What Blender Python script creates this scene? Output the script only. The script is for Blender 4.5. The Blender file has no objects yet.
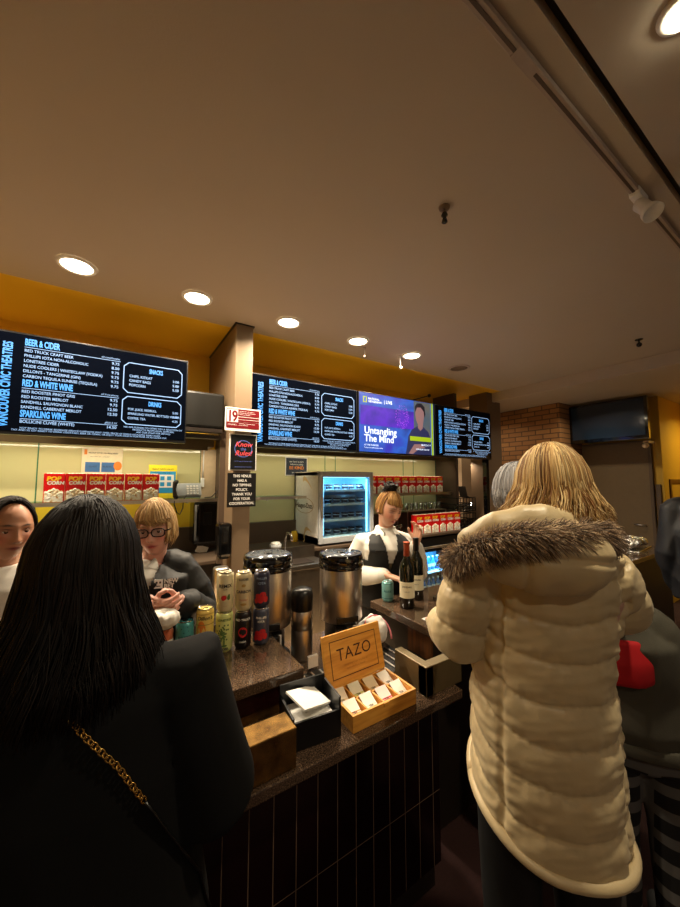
import bpy, bmesh, math, random
import numpy as np
from mathutils import Vector, Matrix, noise
random.seed(7); rng = np.random.default_rng(7)
S = bpy.context.scene; C = S.collection; PI = math.pi
R = math.radians

def lin(c):
    c = [x/255 for x in c]
    return tuple(x/12.92 if x <= .04045 else ((x+.055)/1.055)**2.4 for x in c)

# ---------------------------------------------------------------- camera
cam_d = bpy.data.cameras.new('camera'); cam = bpy.data.objects.new('camera', cam_d); C.objects.link(cam)
cam_d.sensor_fit = 'VERTICAL'; cam_d.sensor_height = 36; cam_d.sensor_width = 27
cam_d.lens = 345/907*36; cam_d.clip_start = .02
cam.location = (0, 0, 1.62)
yaw = R(57.2); pitch = R(4.4)
fw = Vector((math.cos(yaw)*math.cos(pitch), math.sin(yaw)*math.cos(pitch), math.sin(pitch)))
cam.rotation_euler = fw.to_track_quat('-Z', 'Y').to_euler()
S.camera = cam

# ---------------------------------------------------------------- world, exposure, lights
W = bpy.data.worlds.new('world'); S.world = W; W.use_nodes = True
W.node_tree.nodes['Background'].inputs[0].default_value = (1.0, .76, .56, 1)
W.node_tree.nodes['Background'].inputs[1].default_value = .085
S.view_settings.view_transform = 'Standard'; S.view_settings.look = 'None'
S.view_settings.exposure = .65; S.view_settings.gamma = 1; S.view_settings.use_curve_mapping = False

def lamp(name, loc, power, color, size=.12, typ='DISK', aim=(0, 0, -1), spread=150, size_y=None):
    d = bpy.data.lights.new(name, 'AREA'); d.shape = typ; d.size = size
    if size_y: d.size_y = size_y
    d.energy = power; d.color = color; d.spread = R(spread)
    o = bpy.data.objects.new(name, d); C.objects.link(o); o.location = loc
    o.rotation_euler = Vector(aim).to_track_quat('-Z', 'Y').to_euler()
    return o
WARM = (1, .83, .60)
CZ = 2.9
DOWN = [(-.954, 2.505), (-.254, 2.505), (.421, 2.505), (1.118, 2.505), (1.812, 2.505), (2.492, 2.505)]
for x, y in DOWN: lamp('downlight_lamp', (x, y, CZ-.03), 20, WARM, .13)
lamp('downlight_lamp', (4.82, 3.42, 2.745), 5, WARM, .1)
lamp('downlight_lamp', (1.245, .205, CZ-.045), 9, (1, .84, .58), .1)
lamp('downlight_lamp', (-.6, -1.2, CZ-.04), 7, WARM, .13)
lamp('downlight_lamp', (3.6, -.9, CZ-.04), 6, WARM, .13)
lamp('downlight_lamp', (5.2, 2.0, 2.73), 5, WARM, .13)
lamp('alcove_lamp', (4.40, 3.35, 1.90), 1.6, (1, .8, .6), .08)
lamp('strip_lamp', (1.55, 3.40, 1.922), 9, (1, .88, .60), 4.9, 'RECTANGLE', (0, .35, -1), 160, .04)
lamp('strip_lamp', (-.9, 3.40, 1.922), 5.2, (1, .88, .60), 2.6, 'RECTANGLE', (0, .35, -1), 160, .04)
lamp('recess_lamp', (7.0, .9, 2.7), 9, (1, .72, .2), .2)
lamp('freezer_lamp', (2.06, 3.17, 1.655), 4.5, (.35, .72, 1), .5, 'RECTANGLE', (0, .35, -1), 170, .04)
lamp('cooler_lamp', (3.47, 3.10, .725), 5, (.25, .6, 1), .5, 'RECTANGLE', (0, .3, -1), 170, .04)

# ---------------------------------------------------------------- materials
def P(name, rgb, rough=.5, metal=0, noi=None, bump=None, emis=None, sheen=0, coat=0, attr=None, spec=None):
    m = bpy.data.materials.new(name); m.use_nodes = True; nt = m.node_tree; b = nt.nodes['Principled BSDF']
    c = lin(rgb)
    b.inputs['Base Color'].default_value = (*c, 1); b.inputs['Roughness'].default_value = rough
    b.inputs['Metallic'].default_value = metal
    if spec is not None: b.inputs['Specular IOR Level'].default_value = spec
    if sheen: b.inputs['Sheen Weight'].default_value = sheen
    if coat: b.inputs['Coat Weight'].default_value = coat
    tc = nt.nodes.new('ShaderNodeTexCoord')
    if attr:
        a = nt.nodes.new('ShaderNodeAttribute'); a.attribute_name = attr
        nt.links.new(a.outputs['Color'], b.inputs['Base Color'])
    elif noi is None: noi = (30, .12)
    if noi and not attr:
        sc, am = noi[0], noi[1]
        mp = nt.nodes.new('ShaderNodeMapping'); nt.links.new(tc.outputs['Object'], mp.inputs[0])
        if len(noi) > 2: mp.inputs['Scale'].default_value = noi[2]
        n = nt.nodes.new('ShaderNodeTexNoise'); n.inputs['Scale'].default_value = sc; n.inputs['Detail'].default_value = 4
        nt.links.new(mp.outputs[0], n.inputs[0])
        mx = nt.nodes.new('ShaderNodeMix'); mx.data_type = 'RGBA'
        mx.inputs[6].default_value = (*[x*(1-am) for x in c], 1); mx.inputs[7].default_value = (*[min(1, x*(1+am)) for x in c], 1)
        nt.links.new(n.outputs[0], mx.inputs[0]); nt.links.new(mx.outputs[2], b.inputs['Base Color'])
    if bump:
        n = nt.nodes.new('ShaderNodeTexNoise'); n.inputs['Scale'].default_value = bump[0]; n.inputs['Detail'].default_value = 6
        nt.links.new(tc.outputs['Object'], n.inputs[0])
        bp = nt.nodes.new('ShaderNodeBump'); bp.inputs['Strength'].default_value = bump[1]; bp.inputs['Distance'].default_value = .01
        nt.links.new(n.outputs[0], bp.inputs['Height']); nt.links.new(bp.outputs[0], b.inputs['Normal'])
    if emis:
        b.inputs['Emission Color'].default_value = (*lin(emis[0]), 1); b.inputs['Emission Strength'].default_value = emis[1]
    return m

def ramp_mat(name, stops, scale, rough, axis=(1, 1, 1), detail=8, tex='noise', coat=0, bump=0, metal=0):
    m = bpy.data.materials.new(name); m.use_nodes = True; nt = m.node_tree; b = nt.nodes['Principled BSDF']
    tc = nt.nodes.new('ShaderNodeTexCoord'); mp = nt.nodes.new('ShaderNodeMapping'); mp.inputs['Scale'].default_value = axis
    nt.links.new(tc.outputs['Object'], mp.inputs[0])
    n = nt.nodes.new('ShaderNodeTexNoise'); n.inputs['Scale'].default_value = scale; n.inputs['Detail'].default_value = detail
    nt.links.new(mp.outputs[0], n.inputs[0])
    r = nt.nodes.new('ShaderNodeValToRGB'); nt.links.new(n.outputs[0], r.inputs[0])
    while len(r.color_ramp.elements) < len(stops): r.color_ramp.elements.new(.5)
    for e, (p, c) in zip(r.color_ramp.elements, stops): e.position = p; e.color = (*lin(c), 1)
    nt.links.new(r.outputs[0], b.inputs['Base Color']); b.inputs['Roughness'].default_value = rough
    b.inputs['Coat Weight'].default_value = coat; b.inputs['Metallic'].default_value = metal
    if bump:
        bp = nt.nodes.new('ShaderNodeBump'); bp.inputs['Strength'].default_value = bump; bp.inputs['Distance'].default_value = .003
        nt.links.new(n.outputs[0], bp.inputs['Height']); nt.links.new(bp.outputs[0], b.inputs['Normal'])
    return m

def brick_mat(name, c1, c2, mortar, bw, bh, ms, rough, bump, plane='XZ', off=.5, spec=.5):
    m = bpy.data.materials.new(name); m.use_nodes = True; nt = m.node_tree; b = nt.nodes['Principled BSDF']
    tc = nt.nodes.new('ShaderNodeTexCoord'); sx = nt.nodes.new('ShaderNodeSeparateXYZ'); cb = nt.nodes.new('ShaderNodeCombineXYZ')
    nt.links.new(tc.outputs['Object'], sx.inputs[0])
    nt.links.new(sx.outputs[0 if plane == 'XZ' else 1], cb.inputs[0]); nt.links.new(sx.outputs[2], cb.inputs[1])
    k = nt.nodes.new('ShaderNodeTexBrick'); nt.links.new(cb.outputs[0], k.inputs[0])
    k.offset = off; k.inputs['Scale'].default_value = 1
    k.inputs['Color1'].default_value = (*lin(c1), 1); k.inputs['Color2'].default_value = (*lin(c2), 1); k.inputs['Mortar'].default_value = (*lin(mortar), 1)
    k.inputs['Mortar Size'].default_value = ms; k.inputs['Brick Width'].default_value = bw; k.inputs['Row Height'].default_value = bh
    nt.links.new(k.outputs[0], b.inputs['Base Color']); b.inputs['Roughness'].default_value = rough
    b.inputs['Specular IOR Level'].default_value = spec
    bp = nt.nodes.new('ShaderNodeBump'); bp.invert = True; bp.inputs['Strength'].default_value = bump; bp.inputs['Distance'].default_value = .004
    nt.links.new(k.outputs[1], bp.inputs['Height']); nt.links.new(bp.outputs[0], b.inputs['Normal'])
    return m

def glass_mat(name, tint=(230, 245, 250), gloss=.12):
    m = bpy.data.materials.new(name); m.use_nodes = True; nt = m.node_tree; nt.nodes.clear()
    o = nt.nodes.new('ShaderNodeOutputMaterial'); mx = nt.nodes.new('ShaderNodeMixShader')
    t = nt.nodes.new('ShaderNodeBsdfTransparent'); g = nt.nodes.new('ShaderNodeBsdfGlossy')
    t.inputs[0].default_value = (*lin(tint), 1); g.inputs['Roughness'].default_value = .03
    n = nt.nodes.new('ShaderNodeTexNoise'); n.inputs['Scale'].default_value = 3
    ma = nt.nodes.new('ShaderNodeMath'); ma.operation = 'MULTIPLY'; ma.inputs[1].default_value = gloss*2
    nt.links.new(n.outputs[0], ma.inputs[0]); nt.links.new(ma.outputs[0], mx.inputs[0])
    nt.links.new(t.outputs[0], mx.inputs[1]); nt.links.new(g.outputs[0], mx.inputs[2]); nt.links.new(mx.outputs[0], o.inputs[0])
    return m

M = dict(
 ceiling=P('ceiling_paint', (190, 176, 158), .75, noi=(1.5, .05), bump=(120, .05)),
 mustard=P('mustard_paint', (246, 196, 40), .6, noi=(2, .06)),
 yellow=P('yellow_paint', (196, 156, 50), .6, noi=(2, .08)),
 track=P('painted_track', (176, 160, 148), .45),
 carpet=P('maroon_carpet', (44, 16, 14), .95, noi=(90, .5), bump=(300, .3)),
 taupe=P('taupe_laminate', (120, 100, 77), .5, noi=(2, .05, (6, 6, .6))),
 taupe_dk=P('brown_laminate', (84, 68, 54), .5, noi=(3, .1)),
 beige=P('beige_wall', (206, 180, 146), .6),
 dark=P('dark_brown', (40, 32, 27), .4),
 black=P('black_plastic', (13, 13, 14), .32),
 gloss=P('black_gloss', (8, 8, 9), .08, coat=.5),
 matt=P('black_matt', (12, 12, 13), .7),
 steel=P('brushed_steel', (206, 198, 188), .33, 1, noi=(8, .22, (30, 30, .4))),
 steel_sm=P('polished_steel', (190, 184, 176), .18, 1),
 sinksteel=P('worn_steel', (120, 112, 102), .38, 1, noi=(12, .3)),
 gran=ramp_mat('brown_granite', [(.30, (22, 16, 13)), (.5, (74, 58, 46)), (.62, (100, 80, 62)), (.75, (160, 132, 104))], 260, .12, coat=.3),
 bronze=ramp_mat('bronze_metal', [(.3, (100, 72, 36)), (.7, (160, 122, 64))], 30, .26, metal=.85),
 olive=P('olive_bronze', (112, 98, 70), .35, .5),
 maroonp=P('maroon_panel', (52, 14, 14), .25),
 woodp=ramp_mat('brown_wood', [(.3, (66, 38, 16)), (.7, (112, 68, 30))], 6, .3, (14, 14, 1)),
 bamboo=ramp_mat('bamboo_wood', [(.25, (186, 122, 44)), (.5, (214, 150, 62)), (.75, (228, 170, 80))], 5, .35, (1.5, 14, 14), bump=.05),
 burn=P('burnt_lettering', (66, 32, 12), .7),
 cream=P('cream_backpainted_glass', (206, 200, 150), .07, noi=(1, .03), coat=.4),
 greenedge=P('green_glass_edge', (70, 130, 96), .2),
 lidtop=P('lid_reflection_tone', (120, 126, 134), .14, .5),  # pale bluish colour stands in for the ceiling reflected in the lid
 white=P('white_paint', (240, 238, 234), .45),
 paper=P('white_paper', (236, 234, 228), .8),
 grey=P('grey_metal', (34, 33, 31), .4, .3),
 greyp=P('grey_plastic', (176, 180, 184), .4),
 red=P('red_card', (222, 10, 14), .38),
 signred=P('sign_red', (112, 6, 20), .35),
 ywl=P('letter_yellow', (250, 196, 30), .45),
 popc=ramp_mat('popcorn_photo', [(.33, (196, 140, 70)), (.42, (246, 230, 190)), (.55, (255, 252, 240))], 45, .5, detail=3),
 glass=glass_mat('clear_glass', gloss=.06), tglass=glass_mat('tumbler_glass', (225, 225, 220), .22),
 door=P('door_paint', (108, 90, 64), .5), lit=P('lamp_face', (255, 244, 220), .5, emis=((255, 238, 200), 14)),
 litdim=P('lamp_face_small', (255, 244, 220), .5, emis=((255, 224, 170), 5)),
 blueled=P('blue_led', (190, 230, 255), .5, emis=((130, 205, 255), 3.0)),
 fridgein=P('cooler_liner', (150, 205, 235), .4, noi=(3, .04)),
 scr=P('screen_black', (3, 5, 12), .12, emis=((3, 6, 16), .08), spec=.1),
 off=P('screen_off_reflection', (30, 44, 60), .1, noi=(2, .1)),  # blue-grey base colour carries the reflection on the dark screen
 tblue=P('screen_text_blue', (20, 70, 120), .5, emis=((70, 160, 240), .75)),
 twhite=P('screen_text_white', (60, 80, 110), .5, emis=((160, 196, 240), .7)),
 foil=P('aluminium_foil', (210, 208, 200), .25, 1, bump=(60, 1)),
 orange=P('orange_capsule', (196, 78, 24), .35),
 wine=P('dark_green_glass', (12, 16, 8), .06, coat=.8),
 label=P('cream_label', (226, 216, 184), .6),
 gold=P('gold_chain', (196, 156, 84), .25, 1),
 skin_sh=P('blank_skin', (200, 150, 125), .5),
 brick=brick_mat('tan_brick', (150, 106, 60), (128, 86, 46), (84, 58, 34), .22, .075, .008, .85, .6, 'YZ'),
 tile=brick_mat('maroon_tile', (26, 8, 8), (20, 6, 6), (112, 94, 78), .0745, .385, .0016, .16, .5, 'XZ', 0),
)
def V(nm='vcol', rough=.5, sheen=0, spec=.5, sss=0):
    m = P(nm, (200, 200, 200), rough, attr='col', sheen=sheen, spec=spec)
    if sss:
        b = m.node_tree.nodes['Principled BSDF']; b.inputs['Subsurface Weight'].default_value = sss
        b.inputs['Subsurface Radius'].default_value = (.01, .004, .002)
    return m
M['skin'] = V('skin', .48, sss=.12); M['hair'] = V('hair', .5, spec=.16); M['fur'] = V('fur', .8, .3)

# ---------------------------------------------------------------- mesh helpers
class G:
    """a bag of verts / faces / per-face material index"""
    def __init__(s): s.v = []; s.f = []; s.m = []; s.mi = 0; s.sm = []
    def add(s, v, f, smooth=True):
        n = len(s.v); s.v += [tuple(p) for p in v]; s.f += [tuple(i+n for i in q) for q in f]
        s.m += [s.mi]*len(f); s.sm += [smooth]*len(f); return s
    def box(s, x0, x1, y0, y1, z0, z1, bev=0, mat=None):
        if bev <= 0:
            v = [(x, y, z) for x in (x0, x1) for y in (y0, y1) for z in (z0, z1)]
            f = [(0, 1, 3, 2), (4, 6, 7, 5), (0, 4, 5, 1), (2, 3, 7, 6), (0, 2, 6, 4), (1, 5, 7, 3)]
        else:
            bm = bmesh.new(); bmesh.ops.create_cube(bm, size=1)
            for q in bm.verts: q.co = ((x0+x1)/2+q.co.x*(x1-x0), (y0+y1)/2+q.co.y*(y1-y0), (z0+z1)/2+q.co.z*(z1-z0))
            bmesh.ops.bevel(bm, geom=bm.edges[:], offset=bev, segments=2, affect='EDGES', profile=.5)
            bm.verts.index_update(); v = [tuple(q.co) for q in bm.verts]; f = [tuple(q.index for q in k.verts) for k in bm.faces]; bm.free()
        if mat: v = [tuple(mat @ Vector(q)) for q in v]
        return s.add(v, f, False)
    def rings(s, rs, cap=True, smooth=True):
        n = len(rs[0]); v = [p for r in rs for p in r]; f = []
        for i in range(len(rs)-1):
            for j in range(n):
                a = i*n+j; b = i*n+(j+1) % n; f.append((a, b, b+n, a+n))
        if cap: f.append(tuple(range(n))[::-1]); f.append(tuple((len(rs)-1)*n+j for j in range(n)))
        return s.add(v, f, smooth)
    def lathe(s, prof, c=(0, 0, 0), seg=32, cap=True, smooth=True):
        return s.rings([[(c[0]+r*math.cos(2*PI*j/seg), c[1]+r*math.sin(2*PI*j/seg), c[2]+z) for j in range(seg)] for r, z in prof], cap, smooth)
    def tube(s, pts, rad, seg=8, flat=1.0, round_=False):
        pts = [Vector(p) for p in pts]; n = len(pts)
        if not hasattr(rad, '__len__'): rad = [rad]*n
        rad = list(rad)
        if round_:
            d0 = (pts[0]-pts[1]).normalized(); d1 = (pts[-1]-pts[-2]).normalized()
            r0, r1 = rad[0], rad[-1]
            pts = [pts[0]+d0*r0*.95, pts[0]+d0*r0*.7]+pts+[pts[-1]+d1*r1*.7, pts[-1]+d1*r1*.95]
            rad = [r0*.3, r0*.72]+rad+[r1*.72, r1*.3]; n += 4
        t0 = (pts[1]-pts[0]).normalized(); up = Vector((0, 0, 1)) if abs(t0.z) < .9 else Vector((0, 1, 0))
        a = t0.cross(up).normalized(); rs = []
        for i, p in enumerate(pts):
            t = (pts[min(i+1, n-1)]-pts[max(i-1, 0)]).normalized()
            a = (a-t*a.dot(t)); a = a.normalized() if a.length > 1e-6 else t.orthogonal().normalized()
            b = t.cross(a)
            rs.append([p+(a*math.cos(2*PI*j/seg)+b*math.sin(2*PI*j/seg)*flat)*rad[i] for j in range(seg)])
        return s.rings(rs)
    def ball(s, c, r, seg=16, rot=None):
        if not hasattr(r, '__len__'): r = (r, r, r)
        rs = []
        for i in range(1, seg//2):
            t = PI*i/(seg//2); rs.append([Vector((math.cos(2*PI*j/seg)*math.sin(t)*r[0], math.sin(2*PI*j/seg)*math.sin(t)*r[1], -math.cos(t)*r[2])) for j in range(seg)])
        if rot: rs = [[rot @ p for p in q] for q in rs]
        return s.rings([[p+Vector(c) for p in q] for q in rs])
    def mesh(s, name):
        me = bpy.data.meshes.new(name); me.from_pydata(s.v, [], s.f); me.update()
        bm = bmesh.new(); bm.from_mesh(me); bmesh.ops.recalc_face_normals(bm, faces=bm.faces); bm.to_mesh(me); bm.free()
        me.polygons.foreach_set('use_smooth', s.sm); me.polygons.foreach_set('material_index', s.m)
        return me
def obj(name, g, mat, parent=None, loc=None, rotz=0, structure=False):
    me = g.mesh(name) if isinstance(g, G) else g
    me.materials.clear()
    for m in (mat if isinstance(mat, (list, tuple)) else [mat]): me.materials.append(M[m] if isinstance(m, str) else m)
    o = bpy.data.objects.new(name, me); C.objects.link(o)
    if parent: o.parent = parent
    if loc: o.location = loc
    if rotz: o.rotation_euler = (0, 0, rotz)
    if structure: o['kind'] = 'structure'
    return o
def tag(o, label, cat, group=None, kind=None):
    o['label'] = label; o['category'] = cat
    if group: o['group'] = group
    if kind: o['kind'] = kind
    return o
def thing(name, label, cat, loc=(0, 0, 0), rotz=0, group=None):
    o = bpy.data.objects.new(name, None); o.empty_display_size = .05; C.objects.link(o)
    o.location = loc; o.rotation_euler = (0, 0, rotz); return tag(o, label, cat, group)
def dup(root, loc, rotz=None, label=None, group=None):
    r = root.copy(); C.objects.link(r); r.location = loc
    if rotz is not None: r.rotation_euler = (0, 0, rotz)
    if label: r['label'] = label
    if group: r['group'] = group
    for ch in list(root.children):
        c = ch.copy(); C.objects.link(c); c.parent = r
        for gch in ch.children:
            d = gch.copy(); C.objects.link(d); d.parent = c
    return r
ORD = ['first', 'second', 'third', 'fourth', 'fifth', 'sixth', 'seventh', 'eighth', 'ninth', 'tenth', 'eleventh', 'twelfth']

def fuse(g, voxel, smooth=3, name='m'):
    o = bpy.data.objects.new('tmp', g.mesh(name)); C.objects.link(o)
    md = o.modifiers.new('r', 'REMESH'); md.mode = 'VOXEL'; md.voxel_size = voxel; md.use_smooth_shade = True
    if smooth: sm = o.modifiers.new('s', 'SMOOTH'); sm.factor = .5; sm.iterations = smooth
    dg = bpy.context.evaluated_depsgraph_get(); dg.update()
    me = bpy.data.meshes.new_from_object(o.evaluated_get(dg)); me.name = name
    old = o.data; bpy.data.objects.remove(o); bpy.data.meshes.remove(old)
    return me
def coords(me):
    a = np.empty(len(me.vertices)*3, 'f'); me.vertices.foreach_get('co', a); return a.reshape(-1, 3)
def normals(me):
    a = np.empty(len(me.vertices)*3, 'f'); me.vertices.foreach_get('normal', a); return a.reshape(-1, 3)
def setco(me, a): me.vertices.foreach_set('co', a.astype('f').ravel()); me.update()
def setcol(me, c):
    at = me.color_attributes.new('col', 'FLOAT_COLOR', 'POINT')
    a = np.ones((len(me.vertices), 4), 'f'); a[:, :3] = c; at.data.foreach_set('color', a.ravel())

_tc = {}
def textgeo(s, size=1.0, bold=0, sx=1.0, align='LEFT', shear=0, space=1.0):
    key = (s, bold, align, shear, space)
    if key not in _tc:
        cu = bpy.data.curves.new('t', 'FONT'); cu.body = s; cu.size = 1; cu.offset = bold; cu.align_x = align; cu.shear = shear
        cu.space_character = space; cu.resolution_u = 3
        o = bpy.data.objects.new('t', cu); C.objects.link(o)
        dg = bpy.context.evaluated_depsgraph_get(); dg.update()
        me = bpy.data.meshes.new_from_object(o.evaluated_get(dg))
        _tc[key] = ([tuple(v.co) for v in me.vertices], [tuple(p.vertices) for p in me.polygons])
        bpy.data.objects.remove(o); bpy.data.curves.remove(cu); bpy.data.meshes.remove(me)
    v, f = _tc[key]
    return [(x*size*sx, y*size) for x, y, z in v], f
def lettering(name, items, mat, parent, y=0, loc=None, mp=None, split=False):
    """items: (string, x, z, size, dict) laid out on a plane facing -Y"""
    if split:
        for it in items: lettering(name, [it], mat, parent, y, loc, mp)
        return
    g = G()
    for it in items:
        s, x, z, size = it[:4]; k = dict(it[4]) if len(it) > 4 else {}
        rot = k.pop('rot', 0); v, f = textgeo(s, size, **k)
        if rot: v = [(-b, a) for a, b in v]
        v = [(x+a, y, z+b) for a, b in v]
        if mp: v = [mp(q) for q in v]
        g.add(v, f, False)
    return obj(name, g, mat, parent, loc)
def frect(g, x0, x1, z0, z1, t, y, c=0):
    """thin outlined rectangle with cut corners facing -Y"""
    def path(i):
        a, b, d, e = x0+i, x1-i, z0+i, z1-i; k = max(c-i*.4, 0)
        return [(a+k, y, d), (b-k, y, d), (b, y, d+k), (b, y, e-k), (b-k, y, e), (a+k, y, e), (a, y, e-k), (a, y, d+k)]
    p, q = path(0), path(t); g.add(p+q, [(i, (i+1) % 8, 8+(i+1) % 8, 8+i) for i in range(8)], False)
def quad(g, x0, x1, z0, z1, y): g.add([(x0, y, z0), (x1, y, z0), (x1, y, z1), (x0, y, z1)], [(0, 1, 2, 3)], False)
# ---------------------------------------------------------------- structure
def st(name, x0, x1, y0, y1, z0, z1, mat, bev=0):
    return obj(name, G().box(x0, x1, y0, y1, z0, z1, bev), mat, structure=True)
st('floor_bar_bounce', -3.2, 5, 1.72, 3.07, 0, .004, 'beige')  # pale unseen floor sheet, added to bounce lamp light up to the ceiling
st('floor', -3.2, 7.4, -3, 5, -.1, 0, 'carpet')
st('ceiling', -3.2, 4.64, .415, 2.86, CZ, CZ+.2, 'ceiling')
st('ceiling', -3.2, 4.64, -3, .385, CZ, CZ+.2, 'ceiling')
st('trim_1', -3.2, 4.64, .385, .415, CZ+.05, CZ+.2, 'dark')
st('ceiling', -3.2, 4.64, 2.86, 5, CZ, CZ+.2, 'mustard')
st('ceiling', 4.64, 7.4, -3, 5, 2.775, CZ+.2, 'ceiling')
st('trim_2', 4.60, 4.66, -3, 3.69, 2.765, 2.9, 'ceiling', .004)
st('wall_back', -3.2, 4.14, 3.70, 3.85, 0, CZ, 'mustard')
st('wall_left', -3.3, -3.2, -3, 5, 0, CZ, 'mustard')
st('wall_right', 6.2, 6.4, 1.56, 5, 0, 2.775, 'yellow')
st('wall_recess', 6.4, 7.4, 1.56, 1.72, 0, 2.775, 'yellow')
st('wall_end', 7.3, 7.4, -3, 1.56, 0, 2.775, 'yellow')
st('wall_brick', 5.5, 6.2, 2.5, 4.2, 0, 2.775, 'brick')
st('wall_alcove', 4.14, 5.5, 3.75, 3.85, 0, CZ, 'taupe')
st('wall_partition', 4.12, 4.18, 3.3, 3.75, .95, CZ, 'taupe_dk')
st('wall_alcove', 4.18, 4.72, 3.66, 3.75, .95, CZ, 'beige')
st('wall_pilaster', 4.47, 4.80, 3.0, 3.3, 0, CZ-.125 if 0 else 2.9, 'taupe', .004)
st('trim_3', 4.41, 4.47, 3.0, 3.06, .93, 2.0, 'gloss')
# door in the right wall
d = st('door_1', 6.15, 6.199, 1.69, 2.49, 0, 2.14, 'door')
obj('door_frame', G().box(6.14, 6.2, 1.655, 1.69, 0, 2.17).box(6.14, 6.2, 1.655, 2.49, 2.14, 2.17), 'taupe_dk', d)
obj('door_handle', G().tube([(6.15, 1.76, 1.0), (6.10, 1.76, 1.0), (6.10, 1.88, 1.0)], .01), 'steel', d)
st('trim_4', 6.42, 7.0, 1.545, 1.56, 1.58, 1.63, 'woodp'); st('trim_4', 6.42, 6.48, 1.545, 1.56, .9, 1.58, 'woodp')
o = obj('wall_plate', G().box(6.17, 6.2, 1.585, 1.64, 1.0, 1.56, .004), 'taupe_dk'); tag(o, 'grey vertical panel fixed to the yellow wall beside the grey door', 'wall panel')

# column and its bulkhead
st('column', .765, .905, 2.74, 3.03, .0, CZ-.01, 'taupe', .003)
st('wall_bulkhead', .7651, .9049, 3.03, 3.70, 2.03, CZ-.01, 'taupe')
st('trim_5', .755, .915, 2.735, 3.69, CZ-.012, CZ, 'dark')
st('trim_6', .845, .94, 3.55, 3.70, .95, 2.03, 'taupe_dk', .003)
st('trim_7', .70, .845, 3.66, 3.70, 1.17, 1.93, 'beige')
st('trim_8', .72, .765, 2.98, 3.03, .93, 2.03, 'taupe_dk')
# header behind the screens
st('trim_9', -3.2, .76, 3.38, 3.70, 1.93, 2.05, 'olive', .004)
st('trim_9', .91, 4.12, 3.38, 3.70, 1.93, 2.05, 'olive', .004)
st('trim_9', -3.2, .70, 3.368, 3.38, 1.895, 2.05, 'olive'); st('trim_9', .94, 4.12, 3.368, 3.38, 1.895, 2.05, 'olive')  # front lip added to screen the strip lamps from the camera
for x0, x1 in ((-2.2, .68), (.95, 4.1)):
    o = obj('strip_light', G().box(x0, x1, 3.39, 3.42, 1.9235, 1.93), 'white'); tag(o, 'thin light strip under the beam above the cream wall glass, '+('left' if x0 < 0 else 'right')+' of the column', 'light strip')
# cream glass panels
gx = [-2.4, -1.47, -.547, .70]
n = 0
for a, b in list(zip(gx, gx[1:]))+[(.945, 2.15), (2.15, 2.30), (2.30, 3.45), (3.45, 3.65), (3.65, 4.12)]:
    n += 1
    o = obj('window_%d' % n, G().box(a+.004, b-.004, 3.68, 3.699, 1.165 if a > .8 else 1.44, 1.93), 'cream', structure=True)
    if a < .8: obj('lower_panel', G().box(a+.004, b-.004, 3.68, 3.699, 1.165, 1.437), 'mustard', o)
    obj('glass_edge', G().box(b-.004, b+.003, 3.676, 3.699, 1.165, 1.93), 'greenedge', o)
st('trim_10', -3.2, 4.12, 3.62, 3.70, .95, 1.165, 'taupe_dk')

# ---------------------------------------------------------------- ceiling fittings
lab = ['behind the leftmost of the row', 'first from the left above the left menu screen', 'second from the left in the row, nearest the column', 'third from the left in the row, just right of the column', 'fourth from the left in the row, above the second menu screen', 'last of the row on the right, above the blue poster screen']
def down(x, y, z, r, label, mat='lit', group='recessed ceiling downlights'):
    t = thing('ceiling_downlight', label, 'ceiling light', (x, y, z), 0, group)
    obj('rim', G().lathe([(r*.93, -.001), (r*.95, -.012), (r*1.15, -.012), (r*1.2, -.001)], seg=40, cap=False), 'white', t)
    obj('lamp', G().lathe([(r*.95, -.002), (r*.9, -.008), (.005, -.009)], seg=40), mat, t)
for (x, y), l in zip(DOWN, lab): down(x, y, CZ, .085, 'round glowing ceiling downlight, '+l)
down(4.82, 3.42, 2.775, .085, 'small dim ceiling downlight over the brick wall at the right end of the screens', 'litdim')
t = thing('ceiling_speaker', 'flat round ceiling grille set flush above the last menu screen', 'ceiling grille', (3.24, 2.511, CZ))
obj('ring', G().lathe([(.12, -.001), (.118, -.008), (.095, -.010), (.093, -.002)], seg=40, cap=False), 'track', t)
obj('grille', G().lathe([(.093, -.004), (.06, -.006), (.004, -.006)], seg=40), 'taupe', t)
def pendant(name, label, x, y, L, r, mat, ball=0):
    t = thing(name, label, 'ceiling fitting', (x, y, CZ))
    obj('base', G().lathe([(r*2.2, -.001), (r*2.0, -.008), (r, -.012)], seg=20), mat, t)
    g = G().tube([(0, 0, -.01), (0, 0, -L)], r*.5, 10)
    if ball: g.ball((0, 0, -L), ball, 12)
    obj('rod', g, mat, t)
pendant('sprinkler_head', 'small dark sprinkler head on the middle of the ceiling', 1.241, 1.02, .03, .012, 'taupe', 0)
o = obj('sprinkler_bulb', G().lathe([(.012, 0), (.016, -.012), (.008, -.022), (.014, -.045), (.006, -.05)], (1.241, 1.02, CZ-.03), 16), 'gloss')
o.parent = bpy.data.objects['sprinkler_head']; o.location = (-1.241, -1.02, -CZ)
pendant('sprinkler_head', 'small dark sprinkler head near the beam at the right of the ceiling', 3.95, 1.094, .05, .014, 'gloss', .022)
pendant('ceiling_hook', 'thin pale rod hanging from the ceiling between the fourth and last downlight', 1.96, 2.60, .09, .007, 'track', .009)
pendant('ceiling_hook', 'thin pale rod with a bulb end hanging just left of the round ceiling grille', 2.42, 2.60, .12, .008, 'white', .016)
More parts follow.
